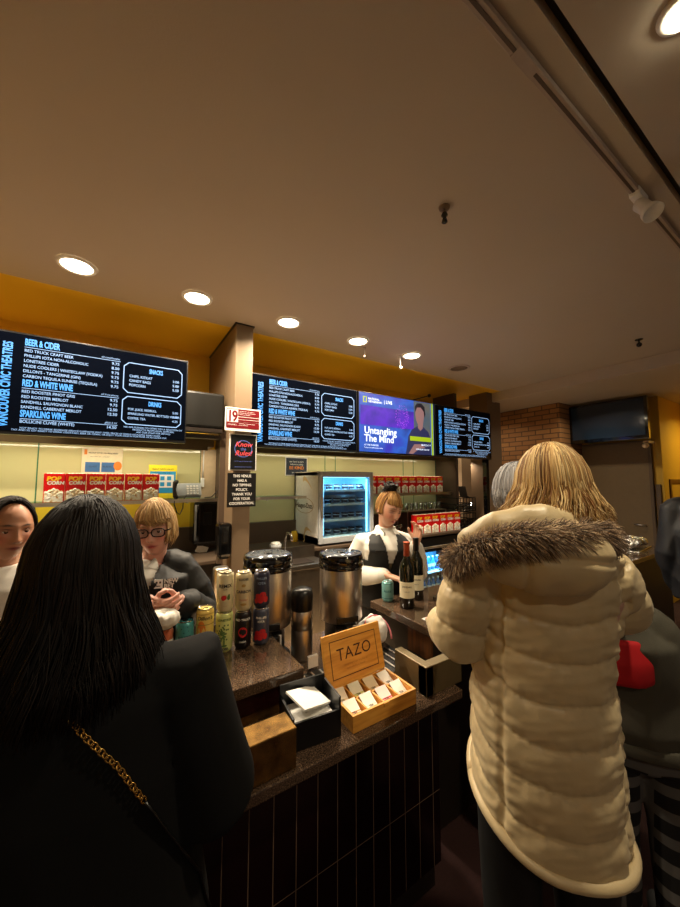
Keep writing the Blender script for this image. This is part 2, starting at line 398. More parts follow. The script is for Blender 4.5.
# track with spot
t = thing('track_light', 'long pale lighting track across the ceiling with one small white spotlight', 'track light', (0, .495, CZ))
obj('rail', G().box(-.6, 1.85, -.016, .016, -.022, -.001, .002).box(1.96, 3.6, -.016, .016, -.022, -.001, .002), 'track', t)
obj('rail_slot', G().box(-.6, 3.6, -.005, .005, -.0235, -.0221), 'taupe_dk', t)
obj('connector', G().box(.93, 1.04, -.017, .017, -.024, -.001, .003), 'track', t)
obj('adapter', G().box(1.85, 1.96, -.02, .02, -.04, -.001, .005), 'white', t)
q = obj('spot_head', G().lathe([(.028, .0), (.034, .01), (.034, .075), (.045, .10), (.05, .13), (.046, .13), (.03, .11)], seg=28), 'white', t)
q.location = (1.90, -.0, -.055); q.rotation_euler = (R(150), R(15), 0); q.scale = (.8, .8, .8)
obj('spot_neck', G().tube([(1.90, 0, -.03), (1.90, 0, -.08)], .012, 12), 'white', t)
t = thing('ceiling_bulb', 'bright bare round lamp in the ceiling at the top right corner', 'ceiling light', (1.245, .205, CZ))
obj('collar', G().lathe([(.055, -.001), (.052, -.01), (.04, -.012)], seg=32), 'white', t)
obj('bulb', G().lathe([(.036, -.012), (.036, -.02), (.026, -.03), (.006, -.034)], seg=32), 'lit', t)
# small bracket items on the mustard wall
tag(obj('wall_pipe', G().tube([(.46, 3.66, 2.50), (.764, 3.66, 2.46)], .012), 'taupe_dk'), 'thin dark pipe on the mustard wall between left screen and column', 'pipe')
o = thing('roller_box', 'long grey metal box in front of the mustard wall between left screen and column', 'metal box', (.35, 2.93, 2.03))
obj('housing', G().box(0, .385, 0, .35, .015, .31, .02), 'grey', o)
obj('rail', G().box(.0, .37, -.01, .1, -.02, .01).box(.0, .37, .02, .1, -.07, -.045), 'dark', o)
o = obj('wall_camera', G().ball((0, 0, 0), .022).tube([(0, 0, 0), (0, .77, .0)], .006), 'black', loc=(3.20, 2.93, 2.66)); tag(o, 'small black ball hanging above the joint of the poster screen and last menu screen', 'fitting')
o = obj('wall_bracket', G().box(0, .03, 0, .05, 0, .04, .005).box(.012, .03, 0, .02, .03, .09, .003), 'black', loc=(.906, 2.82, 2.58)); tag(o, 'small black bracket on the right side of the column above the second menu screen', 'bracket')

# ---------------------------------------------------------------- screens
TW, TH = 1.12, .645
def X(f): return f*TW
def Zv(f): return TH*(1-f)
def tv(name, x0, label, w=TW, h=TH):
    t = thing(name, label, 'screen', (x0, 2.85, 1.90), 0, 'row of screens over the bar')
    obj('housing', G().box(0, w, .0, .055, 0, h, .004).box(w*.2, w*.8, .055, .12, h*.2, h*.8, .004), 'black', t)
    obj('mount', G().box(w*.3, w*.7, .12, .85, h*.45, h*.62), 'dark', t)
    return t
rows1 = [('RED TRUCK CRAFT BEER', '9.75'), ('PHILLIPS IOTA NON-ALCOHOLIC', '8.50'), ('LONETREE CIDER', '9.75'), ('NUDE COOLERS | WHITECLAW (VODKA)', '9.75'), ("DILLON'S - TANGERINE (GIN)", '9.75'), ('CARBON TEQUILA SUNRISE (TEQUILA)', '9.75')]
rows2 = [('RED ROOSTER PINOT GRIS', '9.75'), ('RED ROOSTER MERLOT', '9.75'), ('SANDHILL SAUVIGNON BLANC', '12.50'), ('SANDHILL CABERNET MERLOT', '12.50')]
def menu(x0, label):
    t = tv('menu_screen', x0, label)
    s = obj('screen', G().box(.01, TW-.01, -.003, 0, .022, TH-.012), 'scr', t)
    yy = -.0045
    H = dict(bold=.035, sx=.48)
    lettering('heading', [('BEER & CIDER', X(.15), Zv(.12), .058, H), ('RED & WHITE WINE', X(.15), Zv(.525), .058, H), ('SPARKLING WINE', X(.15), Zv(.825), .058, H),
        ('SNACKS', X(.805), Zv(.225), .046, dict(bold=.035, sx=.52, align='CENTER')), ('DRINKS', X(.805), Zv(.60), .046, dict(bold=.035, sx=.52, align='CENTER')),
        ('VANCOUVER CIVIC THEATRES', X(.10), Zv(.93), .062, dict(bold=.03, sx=.62, rot=1))], 'tblue', s, yy, split=True)
    T = dict(sx=.84, bold=.008); it = []
    for k, (a, b) in enumerate(rows1):
        z = Zv(.187+k*.0505); it += [(a, X(.15), z, .026, T), (b, X(.60), z, .027, dict(align='RIGHT', bold=.008))]
    for k, (a, b) in enumerate(rows2):
        z = Zv(.592+k*.0505); it += [(a, X(.15), z, .026, T), (b, X(.60), z, .027, dict(align='RIGHT', bold=.008))]
    it += [('BOLLICINI CUVÉE (WHITE)', X(.15), Zv(.885), .027, T), ('14.50', X(.60), Zv(.885), .027, dict(align='RIGHT', bold=.008))]
    for k, (a, b) in enumerate([('CHIPS, KITKAT', '3.00'), ('CANDY BAGS', '5.00'), ('POPCORN', '5.50')]):
        z = Zv(.295+k*.0505); it += [(a, X(.655), z, .026, T), (b, X(.945), z, .026, dict(align='RIGHT', bold=.008))]
    for k, (a, b) in enumerate([('POP, JUICE, REDBULL', '5.00'), ('SPARKLING WATER, BOTTLED WATER', '5.00'), ('COFFEE, TEA', '4.25')]):
        z = Zv(.665+k*.05); it += [(a, X(.655), z, .0225, dict(sx=.86, bold=.008)), (b, X(.945), z, .0225, dict(align='RIGHT', bold=.008))]
    it += [('all cans/bottles', X(.60), Zv(.125), .018, dict(align='RIGHT', shear=.3)), ('all 6 oz pours', X(.60), Zv(.53), .018, dict(align='RIGHT', shear=.3)), ('glass 6 oz', X(.60), Zv(.83), .018, dict(align='RIGHT', shear=.3))]
    lettering('menu_line', it, 'twhite', s, yy, split=True)
    it = [('WE ARE PLEASED TO OFFER YOU A SELECTION OF', X(.805), Zv(.862), .0165), ('PRODUCTS FROM LOCAL SUPPLIERS', X(.805), Zv(.888), .0165), ('ASK OUR STAFF FOR DETAILS', X(.805), Zv(.914), .0165)]
    lettering('small_print', [(a, b, c, d, dict(align='CENTER')) for a, b, c, d in it]+[
        ('NOT READY TO DRINK BEVERAGE SERVICE ELIMINATES WAIT TIMES. PRICES OF SINGLE USE PLASTIC EVERY SHOW.', X(.5), Zv(.942), .015, dict(align='CENTER')),
        ('TAX AND 5% GST READY TO DRINK COCKTAILS, BEER OR CIDERS, OR ENJOY YOUR WINE IN OUR PAPER OR RE-USABLE CUP.', X(.5), Zv(.963), .015, dict(align='CENTER'))], 'twhite', s, yy, split=True)
    g = G()
    for a, b, c, e in ((.622, .965, .13, .475), (.622, .965, .51, .825)): frect(g, X(a), X(b), Zv(e), Zv(c), .0055, yy, .03)
    for v in (.143, .548, .848): quad(g, X(.15), X(.605), Zv(v), Zv(v)+.003, yy)
    obj('ruled_line', g, 'twhite', s)
menu(-.69, 'wide black menu screen at the far left above the white popcorn shelf')
menu(.925, 'wide black menu screen directly right of the column')
menu(3.20, 'narrow-looking black menu screen at the right end of the row')
# poster screen
M['p_blue'] = ramp_mat('poster_blue', [(.3, (16, 40, 120)), (.5, (30, 90, 190)), (.7, (40, 40, 170))], 4, .3, detail=4)
M['p_purple'] = ramp_mat('poster_purple', [(.3, (24, 8, 130)), (.5, (84, 20, 190)), (.7, (20, 16, 120))], 3, .3, detail=4)
M['p_teal'] = ramp_mat('poster_teal', [(.3, (60, 96, 120)), (.6, (110, 110, 100)), (.75, (150, 100, 90))], 3, .3, detail=3)
for k, s_ in (('p_blue', .75), ('p_purple', .75), ('p_teal', .5)):
    nt = M[k].node_tree; b = nt.nodes['Principled BSDF']; src = b.inputs['Base Color'].links[0].from_socket
    nt.links.new(src, b.inputs['Emission Color']); nt.links.remove(b.inputs['Base Color'].links[0]); b.inputs['Base Color'].default_value = (.01, .01, .02, 1); b.inputs['Emission Strength'].default_value = s_
M['e_white'] = P('poster_white', (120, 130, 150), .5, emis=((220, 232, 255), .75))
M['e_yel'] = P('poster_yellow', (60, 64, 10), .5, emis=((170, 200, 20), .55))
M['e_pink'] = P('poster_dots', (40, 10, 50), .5, emis=((210, 90, 250), 1.0))
M['e_skin'] = P('poster_skin', (40, 28, 24), .5, emis=((150, 110, 110), .6)); M['e_shirt'] = P('poster_shirt', (20, 22, 40), .5, emis=((30, 38, 84), .5)); M['e_dk'] = P('poster_hair', (14, 12, 20), .5, emis=((14, 12, 24), .5))
t = tv('poster_screen', 2.062, 'bright blue and purple poster screen between two black menu screens')
s = obj('screen', G().box(.01, TW-.01, -.003, 0, .015, TH-.01), 'p_blue', t)
g = G(); quad(g, X(.02), X(.72), Zv(.54), Zv(.22), -.004); obj('purple_band', g, 'p_purple', s)
g = G(); quad(g, X(.70), X(.945), Zv(.97), Zv(.02), -.0042); obj('teal_panel', g, 'p_teal', s)
g = G(); quad(g, X(.955), X(.985), Zv(.98), Zv(.015), -.0044); quad(g, X(.64), X(.945), Zv(.74), Zv(.66), -.0075)
quad(g, X(.05), X(.062), Zv(.17), Zv(.08), -.0046); quad(g, X(.085), X(.097), Zv(.17), Zv(.08), -.0046); quad(g, X(.05), X(.097), Zv(.175), Zv(.16), -.0046); quad(g, X(.05), X(.097), Zv(.09), Zv(.075), -.0046)
obj('yellow_bar', g, 'e_yel', s)
g = G()
for k in range(170):
    a = rng.uniform(0, 2*PI); r = .12*math.sqrt(rng.uniform(.1, 1)); cx = X(.54)+r*math.cos(a)*.9; cz = Zv(.34)+r*math.sin(a)*1.15; q = .002
    quad(g, cx-q, cx+q, cz-q, cz+q, -.0048)
obj('dotted_head', g, 'e_pink', s)
def outline(pts, y, g): g.add([(X(a), y, Zv(b)) for a, b in pts], [tuple(range(len(pts)))], False)
g = G(); outline([(.58, .98), (.60, .84), (.62, .66), (.67, .54), (.75, .47), (.83, .47), (.91, .56), (.945, .70), (.945, .98)], -.0055, g); obj('portrait_shirt', g, 'e_shirt', s)
g = G(); outline([(.755, .50), (.757, .44), (.735, .38), (.722, .28), (.722, .16), (.745, .10), (.80, .09), (.84, .14), (.85, .26), (.835, .38), (.825, .50), (.79, .55)], -.006, g)
outline([(.62, .97), (.70, .80), (.80, .79), (.86, .85), (.76, .88), (.68, .975)], -.006, g); obj('portrait_skin', g, 'e_skin', s)
g = G(); outline([(.722, .22), (.715, .12), (.745, .055), (.81, .045), (.855, .10), (.868, .24), (.85, .30), (.843, .19), (.80, .12), (.745, .13)], -.0065, g); obj('portrait_hair', g, 'e_dk', s)
lettering('title', [('Untangling', X(.06), Zv(.68), .105, dict(bold=.015)), ('The Mind', X(.06), Zv(.81), .105, dict(bold=.015)),
    ('NATIONAL', X(.11), Zv(.12), .03, dict(bold=.01)), ('GEOGRAPHIC', X(.11), Zv(.165), .03, dict(bold=.01)), ('| LIVE', X(.30), Zv(.15), .05), ('AT THE THEATRE', X(.06), Zv(.88), .024, dict(bold=.01)), ('Tickets and information online', X(.06), Zv(.92), .02), ('MARCH 7-9', X(.80), Zv(.82), .03, dict(bold=.01)), ('ORPHEUM THEATRE', X(.72), Zv(.90), .024, dict(bold=.01))], 'e_white', s, -.008, split=True)
# dark wall tv on the right
t = thing('wall_television', 'switched-off black television high on the right wall by the brick', 'television', (5.8, 1.57, 2.165))
obj('housing', G().box(0, .06, 0, .93, 0, .57, .006).box(.06, .16, .2, .7, .12, .45, .01), 'gloss', t)
obj('screen', G().box(-.003, 0, .035, .895, .05, .54), 'off', t)
obj('mount', G().box(.16, .4, .35, .55, .22, .35), 'dark', t)
lettering('badge', [('TV', 0, .018, .02)], 'grey', t, 0, mp=lambda q: (-.004, .47-q[0], q[2]))
tag(obj('security_camera', G().box(5.95, 6.19, 1.62, 1.68, 2.12, 2.15, .005).ball((5.93, 1.65, 2.08), .035), 'beige'), 'small pale fitting on the yellow wall below the right corner of the television', 'wall fitting')

# ---------------------------------------------------------------- signs on the column
def sign(name, x0, x1, z0, z1, y, label, mat, cat='sign', t=.006):
    return tag(obj(name, G().box(x0, x1, y-t, y, z0, z1, .001), mat), label, cat)
s = sign('age_notice', .685, .968, 2.005, 2.19, 2.712, 'red and white notice with a big number 19 on the column', 'white')
g = G(); quad(g, .013, .088, .062, .155, -.008)
g.v = []; g.f = []; g.m = []; g.sm = []
quad(g, .01, .1, .012, .055, 0); quad(g, .1, .272, .105, .158, 0); quad(g, .1, .272, .012, .058, 0); quad(g, .1, .272, .083, .098, 0); quad(g, .1, .272, .062, .077, 0); quad(g, .01, .272, .008, .0125, 0); quad(g, .01, .272, .157, .161, 0); quad(g, .008, .0125, .01, .16, 0)
obj('red_panel', g, 'signred', s, (.685, 2.705, 2.02))
lettering('number', [('19', .014, .064, .118, dict(sx=.78, bold=.03, space=.82))], 'signred', s, 0, (.685, 2.705, 2.02))
lettering('small_print', [('YOU MUST BE 19 OR OLDER TO', .107, .141, .0085), ('CONSUME LIQUOR OR BE SERVED', .107, .128, .0085), ('PLEASE HAVE ID READY', .107, .115, .0085), ('TWO PIECES OF IDENTIFICATION', .107, .043, .0085), ('MAY BE REQUIRED', .107, .031, .0085), ('COLUMBIA', .02, .03, .014)], 'white', s, 0, (.685, 2.7045, 2.02))
s = sign('rules_poster', .725, .945, 1.695, 1.985, 2.728, 'black poster with a red and blue neon style circle on the column', 'white', 'poster')
obj('black_panel', G().box(.737, .937, 2.720, 2.722, 1.703, 1.978), 'black', s)
M['neonr'] = P('poster_red', (214, 70, 80), .6); M['neonb'] = P('poster_blue_ink', (90, 110, 190), .6)
g = G(); g.rings([[((.837+r*math.cos(2*PI*j/40)), 2.719, 1.868+r*.95*math.sin(2*PI*j/40)) for j in range(40)] for r in (.066, .071)], False, False); obj('ring', g, 'neonb', s)
lettering('title', [('Know', .837, 1.885, .055, dict(align='CENTER', shear=.3, bold=.01)), ('Rules!', .837, 1.815, .055, dict(align='CENTER', shear=.3, bold=.01))], 'neonr', s, 2.7185)
lettering('small_print', [('the', .837, 1.855, .035, dict(align='CENTER')), ('19+ ID required. Serving it right.', .837, 1.765, .011, dict(align='CENTER')), ('VANCOUVER CIVIC THEATRES', .837, 1.72, .010, dict(align='CENTER'))], 'neonb', s, 2.7185)
s = sign('tipping_notice', .715, .942, 1.41, 1.675, 2.715, 'black notice about no tipping in white capitals, lowest on the column', 'black', 'sign')
lettering('wording', [(a, .8285, 1.642-.0355*k, .029, dict(align='CENTER', bold=.015, sx=.92)) for k, a in enumerate(['THIS VENUE', 'HAS A', 'NO TIPPING', 'POLICY.', 'THANK YOU', 'FOR YOUR', 'COOPERATION.'])], 'white', s, 2.707)

# ---------------------------------------------------------------- shelves and popcorn
for k, (a, b) in enumerate([(-2.6, .842), (.945, 4.11)]):
    t = thing('wall_shelf', 'long glass wall shelf with steel front edge '+('left' if k == 0 else 'right')+' of the column', 'shelf', (a, 3.36, 1.44))
    obj('glass_board', G().box(0, b-a, .008, .315, -.006, .008), 'glass', t)
    obj('steel_rail', G().box(0, b-a, 0, .008, -.02, .010), 'steel', t)
    g = G()
    x = .35
    while x < b-a: g.box(x, x+.012, .02, .315, -.03, -.0062); x += .93
    obj('bracket', g, 'steel', t)
def popbox():
    t = thing('popcorn_box', 'x', 'popcorn box'); w, h, dp = .122, .215, .07
    g = G(); rs = []
    for z, k in ((0, .96), (.004, .97), (h-.012, 1.0), (h-.004, .99)):
        a = w/2*k; b = dp/2*k; rs.append([(-a, -b, z), (a, -b, z), (a, b, z), (-a, b, z)])
    g.rings(rs, True, False)
    for k in range(6): g.ball((-.05+.02*k, -dp/2*.9, h-.007), (.011, .004, .009), 8)
    obj('carton', g, 'red', t)
    g = G(); n = 12
    top = [(-.055+.11*i/n, .078+.026*math.exp(-((i/n-.5)/.33)**2)+.005*math.sin(i*2.4)) for i in range(n+1)]
    g.add([(x, -dp/2-.0015, .003) for x, z in top]+[(x, -dp/2-.0015, z) for x, z in top], [(i, i+1, n+2+i, n+1+i) for i in range(n)], False)
    for i in range(26): x = rng.uniform(-.045, .045); g.ball((x, -dp/2-.001, .06+.036*math.exp(-(x/.03)**2)+rng.uniform(-.05, .005)), (.011, .005, .010), 8)
    obj('popcorn_picture', g, 'popc', t)
    g = G()
    for i in range(9): g.ball((rng.uniform(-.05, .05), rng.uniform(-.02, .02), h-.004), (.014, .012, .010), 8)
    obj('popcorn', g, 'popc', t)
    lettering('word', [('POP', -.004, .160, .044, dict(align='CENTER', bold=.05, shear=.12))], 'ywl', t, -dp/2-.002)
    lettering('word', [('CORN', .008, .132, .034, dict(align='CENTER', bold=.05, shear=.12))], 'white', t, -dp/2-.002)
    return t
pb = popbox(); used = False
def putpop(x, y, z, label, group, rz=0, sc=1):
    global used
    if not used: o = pb; used = True; o.location = (x, y, z); o.rotation_euler = (0, 0, rz); tag(o, label, 'popcorn box', group)
    else: o = dup(pb, (x, y, z), rz, label, group)
    o.scale = (sc, sc, sc)
for k in range(6): putpop(-.405+.131*k, 3.46, 1.4485, 'red popcorn box on the left shelf, %s from the left' % ORD[k], 'popcorn boxes on the left shelf', rng.uniform(-.05, .05), 1.04)
for k in range(11): putpop(2.55+.137*k, 3.46, 1.4485, 'red popcorn box in the top row on the right shelf, %s from the freezer end' % ORD[k], 'popcorn boxes on the right shelf', rng.uniform(-.05, .05), 1.04)

# wall papers
s = sign('wall_poster', -.262, .035, 1.62, 1.90, 3.672, 'cream information sheet behind the left popcorn boxes', 'label', 'poster', .003)
g = G(); quad(g, -.235, -.13, 1.69, 1.775, 3.668); quad(g, -.12, -.02, 1.69, 1.775, 3.668); M['pblue'] = P('ink_blue', (60, 110, 170), .6); M['porange'] = P('ink_orange', (226, 130, 40), .6); obj('blue_block', g, 'pblue', s)
g = G(); g.add([(-.0+.035*math.cos(2*PI*j/20)*.9, 3.667, 1.745+.04*math.sin(2*PI*j/20)) for j in range(20)], [tuple(range(20))], False); quad(g, -.245, -.225, 1.84, 1.885, 3.667); obj('orange_mark', g, 'porange', s)
lettering('wording', [('PROOF OF ID 19+ REQUIRED', -.215, 1.85, .0165, dict(bold=.01)), ('please show your card to staff', -.2, 1.82, .011), ('GLASS', -.21, 1.73, .02), ('PLASTIC', -.11, 1.73, .02)], 'dark', s, 3.6665)
M['ycard'] = P('yellow_card', (236, 220, 40), .6); M['cyanink'] = P('cyan_ink', (40, 150, 206), .6); M['navy'] = P('navy_card', (34, 44, 60), .6)
s = sign('wall_poster', .24, .475, 1.449, 1.76, 3.59, 'yellow and blue safety sheet standing right of the left popcorn boxes', 'ycard', 'poster', .003)
g = G(); quad(g, .25, .465, 1.50, 1.70, 3.586); obj('blue_block', g, 'cyanink', s)
g = G(); quad(g, .265, .45, 1.55, 1.67, 3.5855); obj('white_block', g, 'paper', s)
g = G()
for i in range(3):
    for j in range(2): quad(g, .28+.056*i, .315+.056*i, 1.563+.055*j, 1.60+.055*j, 3.585)
obj('icons', g, 'cyanink', s)
lettering('wording', [('PLEASE WASH HANDS', .357, 1.715, .018, dict(align='CENTER')), ('SOAP & WATER 20 SEC', .357, 1.68, .014, dict(align='CENTER'))], 'navy', s, 3.5855)
s = sign('wall_poster', 1.617, 1.903, 1.67, 1.885, 3.672, 'small navy notice with orange lettering on the glass above the freezer', 'paper', 'poster', .003)
obj('navy_block', G().box(1.627, 1.893, 3.667, 3.669, 1.68, 1.875), 'navy', s)
lettering('wording', [('BE KIND', 1.76, 1.745, .05, dict(align='CENTER', bold=.02))], 'porange', s, 3.6665)
lettering('small_print', [('we have a zero', 1.76, 1.825, .03, dict(align='CENTER')), ('tolerance policy', 1.76, 1.795, .026, dict(align='CENTER')), ('to our staff', 1.76, 1.70, .026, dict(align='CENTER'))], 'paper', s, 3.6665)

# desk phone
t = thing('desk_phone', 'grey desk telephone with hanging cord at the right end of the left shelf', 'telephone', (.44, 3.38, 1.4485))
m4 = Matrix.Translation((.12, .09, .075)) @ Matrix.Rotation(R(-25), 4, 'X')
obj('base', G().box(-.10, .11, -.025, .025, -.065, .065, .008, m4), 'greyp', t)
g = G()
for i in range(4):
    for j in range(4): g.box(-.02+.028*i, .0+.028*i, -.032, -.02, -.05+.024*j, -.034+.024*j, .002, m4)
obj('keypad', g, 'white', t)
obj('handset', G().tube([(.01, .02, .02), (.0, .01, .03), (-.005, .04, .09), (.0, .03, .15), (.01, .04, .155)], [.021, .02, .015, .02, .021], 12, round_=True), 'dark', t)
obj('cord', G().tube([(.0, .0, .02), (-.01, -.03, -.04), (.01, -.05, -.11), (.035, -.045, -.13), (.06, -.03, -.08), (.07, .0, .0), (.1, .05, .03)], .005, 8), 'dark', t)
# ---------------------------------------------------------------- counters
t = thing('bar_counter', 'raised brown granite bar counter on the left with drink cans on it', 'counter', (-2.4, 1.19, 0))
obj('worktop', G().box(0, 3.01, 0, .36, .892, .93, .004), 'gran', t)
obj('front_panel', G().box(0, 2.965, .06, .07, .771, .892), 'maroonp', t); obj('body', G().box(0, 2.965, .07, .34, .771, .892), 'dark', t)
obj('plinth', G().box(0, 2.882, -.205, -.12, .771, .885, .003), 'bronze', t)
obj('skirting', G().box(0, 2.963, .052, .06, .771, .80), 'bronze', t)
obj('joint_strip', G().box(2.80, 2.808, .052, .06, .885, .892).box(2.955, 2.965, .05, .06, .885, .892), 'bronze', t)
t = thing('bar_counter', 'raised brown granite bar counter on the right with wine bottles on it', 'counter', (1.05, 1.17, 0))
obj('worktop', G().box(.20, 3.75, 0, .45, .892, .93, .004), 'gran', t)
obj('side_panel', G().box(.222, .235, .015, .17, .771, .892), 'woodp', t); obj('body', G().box(.235, 3.75, .03, .43, 0, .892), 'dark', t)
obj('plinth', G().box(0, .04, -.165, .02, .771, .885, .003).box(.0, .21, -.165, -.12, .7715, .884, .003), 'olive', t)
t = thing('tea_ledge', 'lower brown granite ledge between the two raised counters over a tiled front', 'counter', (-2.4, .97, 0))
obj('worktop', G().box(0, 3.62, 0, .78, .735, .77, .004), 'gran', t)
obj('tiled_front', G().box(0, 3.54, .06, .09, .12, .735), 'tile', t)
obj('cabinet', G().box(0, 3.54, .095, .66, .0, .735), 'dark', t)
obj('metal_trim', G().box(0, 2.78, .05, .062, .70, .708), 'bronze', t)
t = thing('back_counter', 'long low brown counter along the back wall behind the bar staff', 'counter', (-2.4, 3.05, 0))
obj('worktop', G().box(0, 6.8, 0, .57, .92, .95, .004), 'taupe_dk', t)
obj('cabinet', G().box(0, 5.45, .03, .57, 0, .92), 'dark', t)
obj('cabinet', G().box(6.35, 6.8, .03, .57, 0, .92), 'dark', t)
g = G()
for k in range(9): g.box(.3+.56*k, .306+.56*k, .022, .03, .1, .9)
obj('door_seam', g, 'black', t)
# steel sink worktop
t = thing('steel_sink', 'worn stainless steel sink bench on the back counter behind the coffee dispensers', 'sink', (.93, 2.75, 0))
obj('bench', G().box(0, .72, 0, .29, .84, .88, .004), 'sinksteel', t); obj('upstand', G().box(0, .72, .27, .289, .88, .99), 'sinksteel', t)
obj('apron', G().box(.0, .72, .005, .02, .0, .84), 'sinksteel', t); obj('basin', G().box(.2, .6, .05, .25, .881, .886), 'dark', t)
obj('tap', G().tube([(.4, .25, .88), (.4, .25, 1.08), (.4, .2, 1.14), (.4, .12, 1.13), (.4, .1, 1.08)], .011, 10), 'steel_sm', t)
t = thing('cutlery_tub', 'pale tub with cloths on the wall ledge left of the freezer', 'tub', (1.32, 3.2, .95))
obj('tub', G().lathe([(.05, 0), (.06, .05), (.058, .05), (.045, .01)], seg=20), 'greyp', t)
obj('cloth', G().ball((0, 0, .055), (.05, .05, .02), 12), 'paper', t)
tag(obj('honey_jar', G().lathe([(.035, 0), (.038, .01), (.038, .08), (.03, .09), (.03, .11)], (1.66, 3.5, .95), 20), 'mustard'), 'small amber jar on the back counter beside the freezer', 'jar')

# wall mounted dispensers
def disp(name, label, x, y, z, w, h, d, cat):
    t = thing(name, label, cat, (x, y, z))
    obj('cover', G().box(0, w, 0, d, 0, h, .025), 'gloss', t); obj('window', G().box(w*.35, w*.65, -.004, 0, h*.45, h*.75, .002), 'black', t)
    obj('outlet', G().box(w*.2, w*.8, .02, d*.7, -.012, .0), 'grey', t); return t
d = disp('towel_dispenser', 'glossy black paper towel dispenser under the shelf end left of the column', .60, 3.38, 1.03, .24, .39, .23, 'towel dispenser')
obj('paper_towel', G().box(.05, .15, .04, .045, -.07, .0), 'paper', d).rotation_euler = (R(20), R(20), 0)
obj('power_cable', G().tube([(.12, .1, .4), (.1, .05, .425), (.16, .05, .43), (.22, .02, .50)], .005, 6), 'black', d)
disp('soap_dispenser', 'narrow black soap dispenser hanging just left of the column foot', .66, 2.72, 1.03, .105, .26, .12, 'soap dispenser')
tag(obj('wall_cable', G().box(.70, .735, 3.645, 3.66, 1.55, 1.64, .003).tube([(.72, 3.655, 1.64), (.725, 3.655, 1.93)], .006), 'white'), 'white cable and socket box on the wall above the black towel dispenser', 'cable')
def flask(name, label, x, y, z, r, h, cat='flask'):
    t = thing(name, label, cat, (x, y, z), 0)
    obj('body', G().lathe([(r*.98, 0), (r, .01), (r, h*.40), (r*.96, h*.41), (r*.96, h*.43), (r, h*.44), (r, h*.68), (r*.9, h*.70)], seg=36), 'steel', t)
    obj('lid', G().lathe([(r*.98, h*.685), (r*1.02, h*.70), (r*1.02, h*.90), (r*.9, h*.97), (r*.55, h), (.003, h)], seg=36), 'black', t)
    obj('handle', G().tube([(0, r*.9, h*.93), (0, r*1.4, h*.9), (0, r*1.55, h*.75), (0, r*1.5, h*.5), (0, r*.95, h*.44)], .009, 8), 'black', t)
    return t
flask('steel_flask', 'slim steel flask with black domed lid between the two coffee dispensers', .785, 1.56, .77, .052, .325)
t = thing('steel_cylinder', 'tall plain steel cylinder on the bench behind the column foot', 'steel cylinder', (.66, 2.62, .62))
obj('body', G().lathe([(.055, 0), (.055, .36), (.05, .37)], seg=28), 'steel', t); obj('foot', G().box(-.08, .08, -.08, .08, -.62, 0), 'dark', t)
def urn(label, x, y, rz, r, h, liquid):
    t = thing('coffee_dispenser', label, 'coffee dispenser', (x, y, .77), rz, 'insulated coffee dispensers')
    obj('base', G().lathe([(r*1.0, 0), (r*1.0, .02), (r*.75, .03), (r*.75, h*.30), (r*1.0, h*.34)], seg=40).box(-r*.5, r*.5, -r*1.05, -r*.6, .03, h*.3, .01), 'black', t)
    obj('body', G().lathe([(r*.97, h*.33), (r, h*.345), (r, h*.84), (r*.985, h*.85)], seg=56), 'steel', t)
    obj('lid', G().lathe([(r*1.0, h*.84), (r*1.045, h*.845), (r*1.045, h*.885), (r*1.02, h*.89), (r*1.02, h*.90), (r*1.045, h*.905), (r*1.045, h*.955), (r*1.0, h*.985), (r*.96, h*.988), (r*.95, h*.98), (.004, h*.98)], seg=56), 'gloss', t)
    obj('lid_plate', G().lathe([(r*.93, h*.98), (r*.92, h*.986), (.004, h*.987)], seg=56), 'lidtop', t)
    obj('lid_knob', G().lathe([(r*.2, h*.975), (r*.18, h*1.0), (.003, h*1.0)], seg=24).box(-r*.05, r*.05, -r*.8, -r*.2, h*.975, h*.985), liquid, t)
    g = G()
    for k in range(14):
        a = 2*PI*k/14; g.ball((r*.72*math.cos(a), r*.72*math.sin(a), h*.987), (.007, .007, .002), 8)
    obj('lid_rivet', g, 'black', t)
    obj('tap', G().box(-.018, .018, -r*1.35, -r*.9, h*.27, h*.33, .004).tube([(0, -r*1.25, h*.28), (0, -r*1.25, h*.2)], .01, 10), 'black', t)
    obj('badge', G().box(-.055, .055, -r*1.004-.001, -r*1.0+.01, h*.345, h*.40, .002), 'black', t)
    obj('label', G().box(.018, .062, -r*.94, -r*.93, .08, .15), 'white', t)
urn('large steel coffee dispenser with black lid standing behind the stacked cans', .635, 1.63, R(-20), .112, .50, 'black')
urn('large steel coffee dispenser with black lid standing alone behind the open tea box', .985, 1.52, R(-15), .108, .485, 'black')

# drip tray, papers and doughnut bag behind the tea box
t = thing('drip_tray', 'black drip tray with grid under the coffee dispensers', 'tray', (.68, 1.2, .77))
obj('pan', G().box(0, .52, 0, .2, .001, .012, .003), 'black', t)
g = G()
for k in range(12): g.box(.02+.042*k, .028+.042*k, .01, .19, .0125, .016)
obj('grid', g, 'steel', t)
t = thing('snack_bag', 'white bag with pink trim lying behind the tea box against the right counter', 'bag', (1.14, 1.46, .77))
bag = G().ball((0, 0, .075), (.085, .07, .076), 20); me = fuse(bag, .006, 2, 'pouch'); c = coords(me); nn = normals(me)
for i in range(len(c)): c[i] += nn[i]*.012*noise.noise(Vector(c[i])*28)
c[:, 2] = np.maximum(c[:, 2], .001); setco(me, c); obj('pouch', me, 'paper', t)
M['pink'] = P('pink_trim', (226, 130, 140), .6)
obj('trim', G().tube([(.078*math.cos(a), .05*math.sin(a)-.045, .078+.07*math.sin(a)) for a in np.linspace(-.5, 2.4, 16)], .005, 6), 'pink', t)
tag(obj('paper_sheet', G().box(1.02, 1.20, 1.24, 1.38, .771, .774), 'paper'), 'white paper sheet lying flat behind the tea box below the white bag', 'paper')
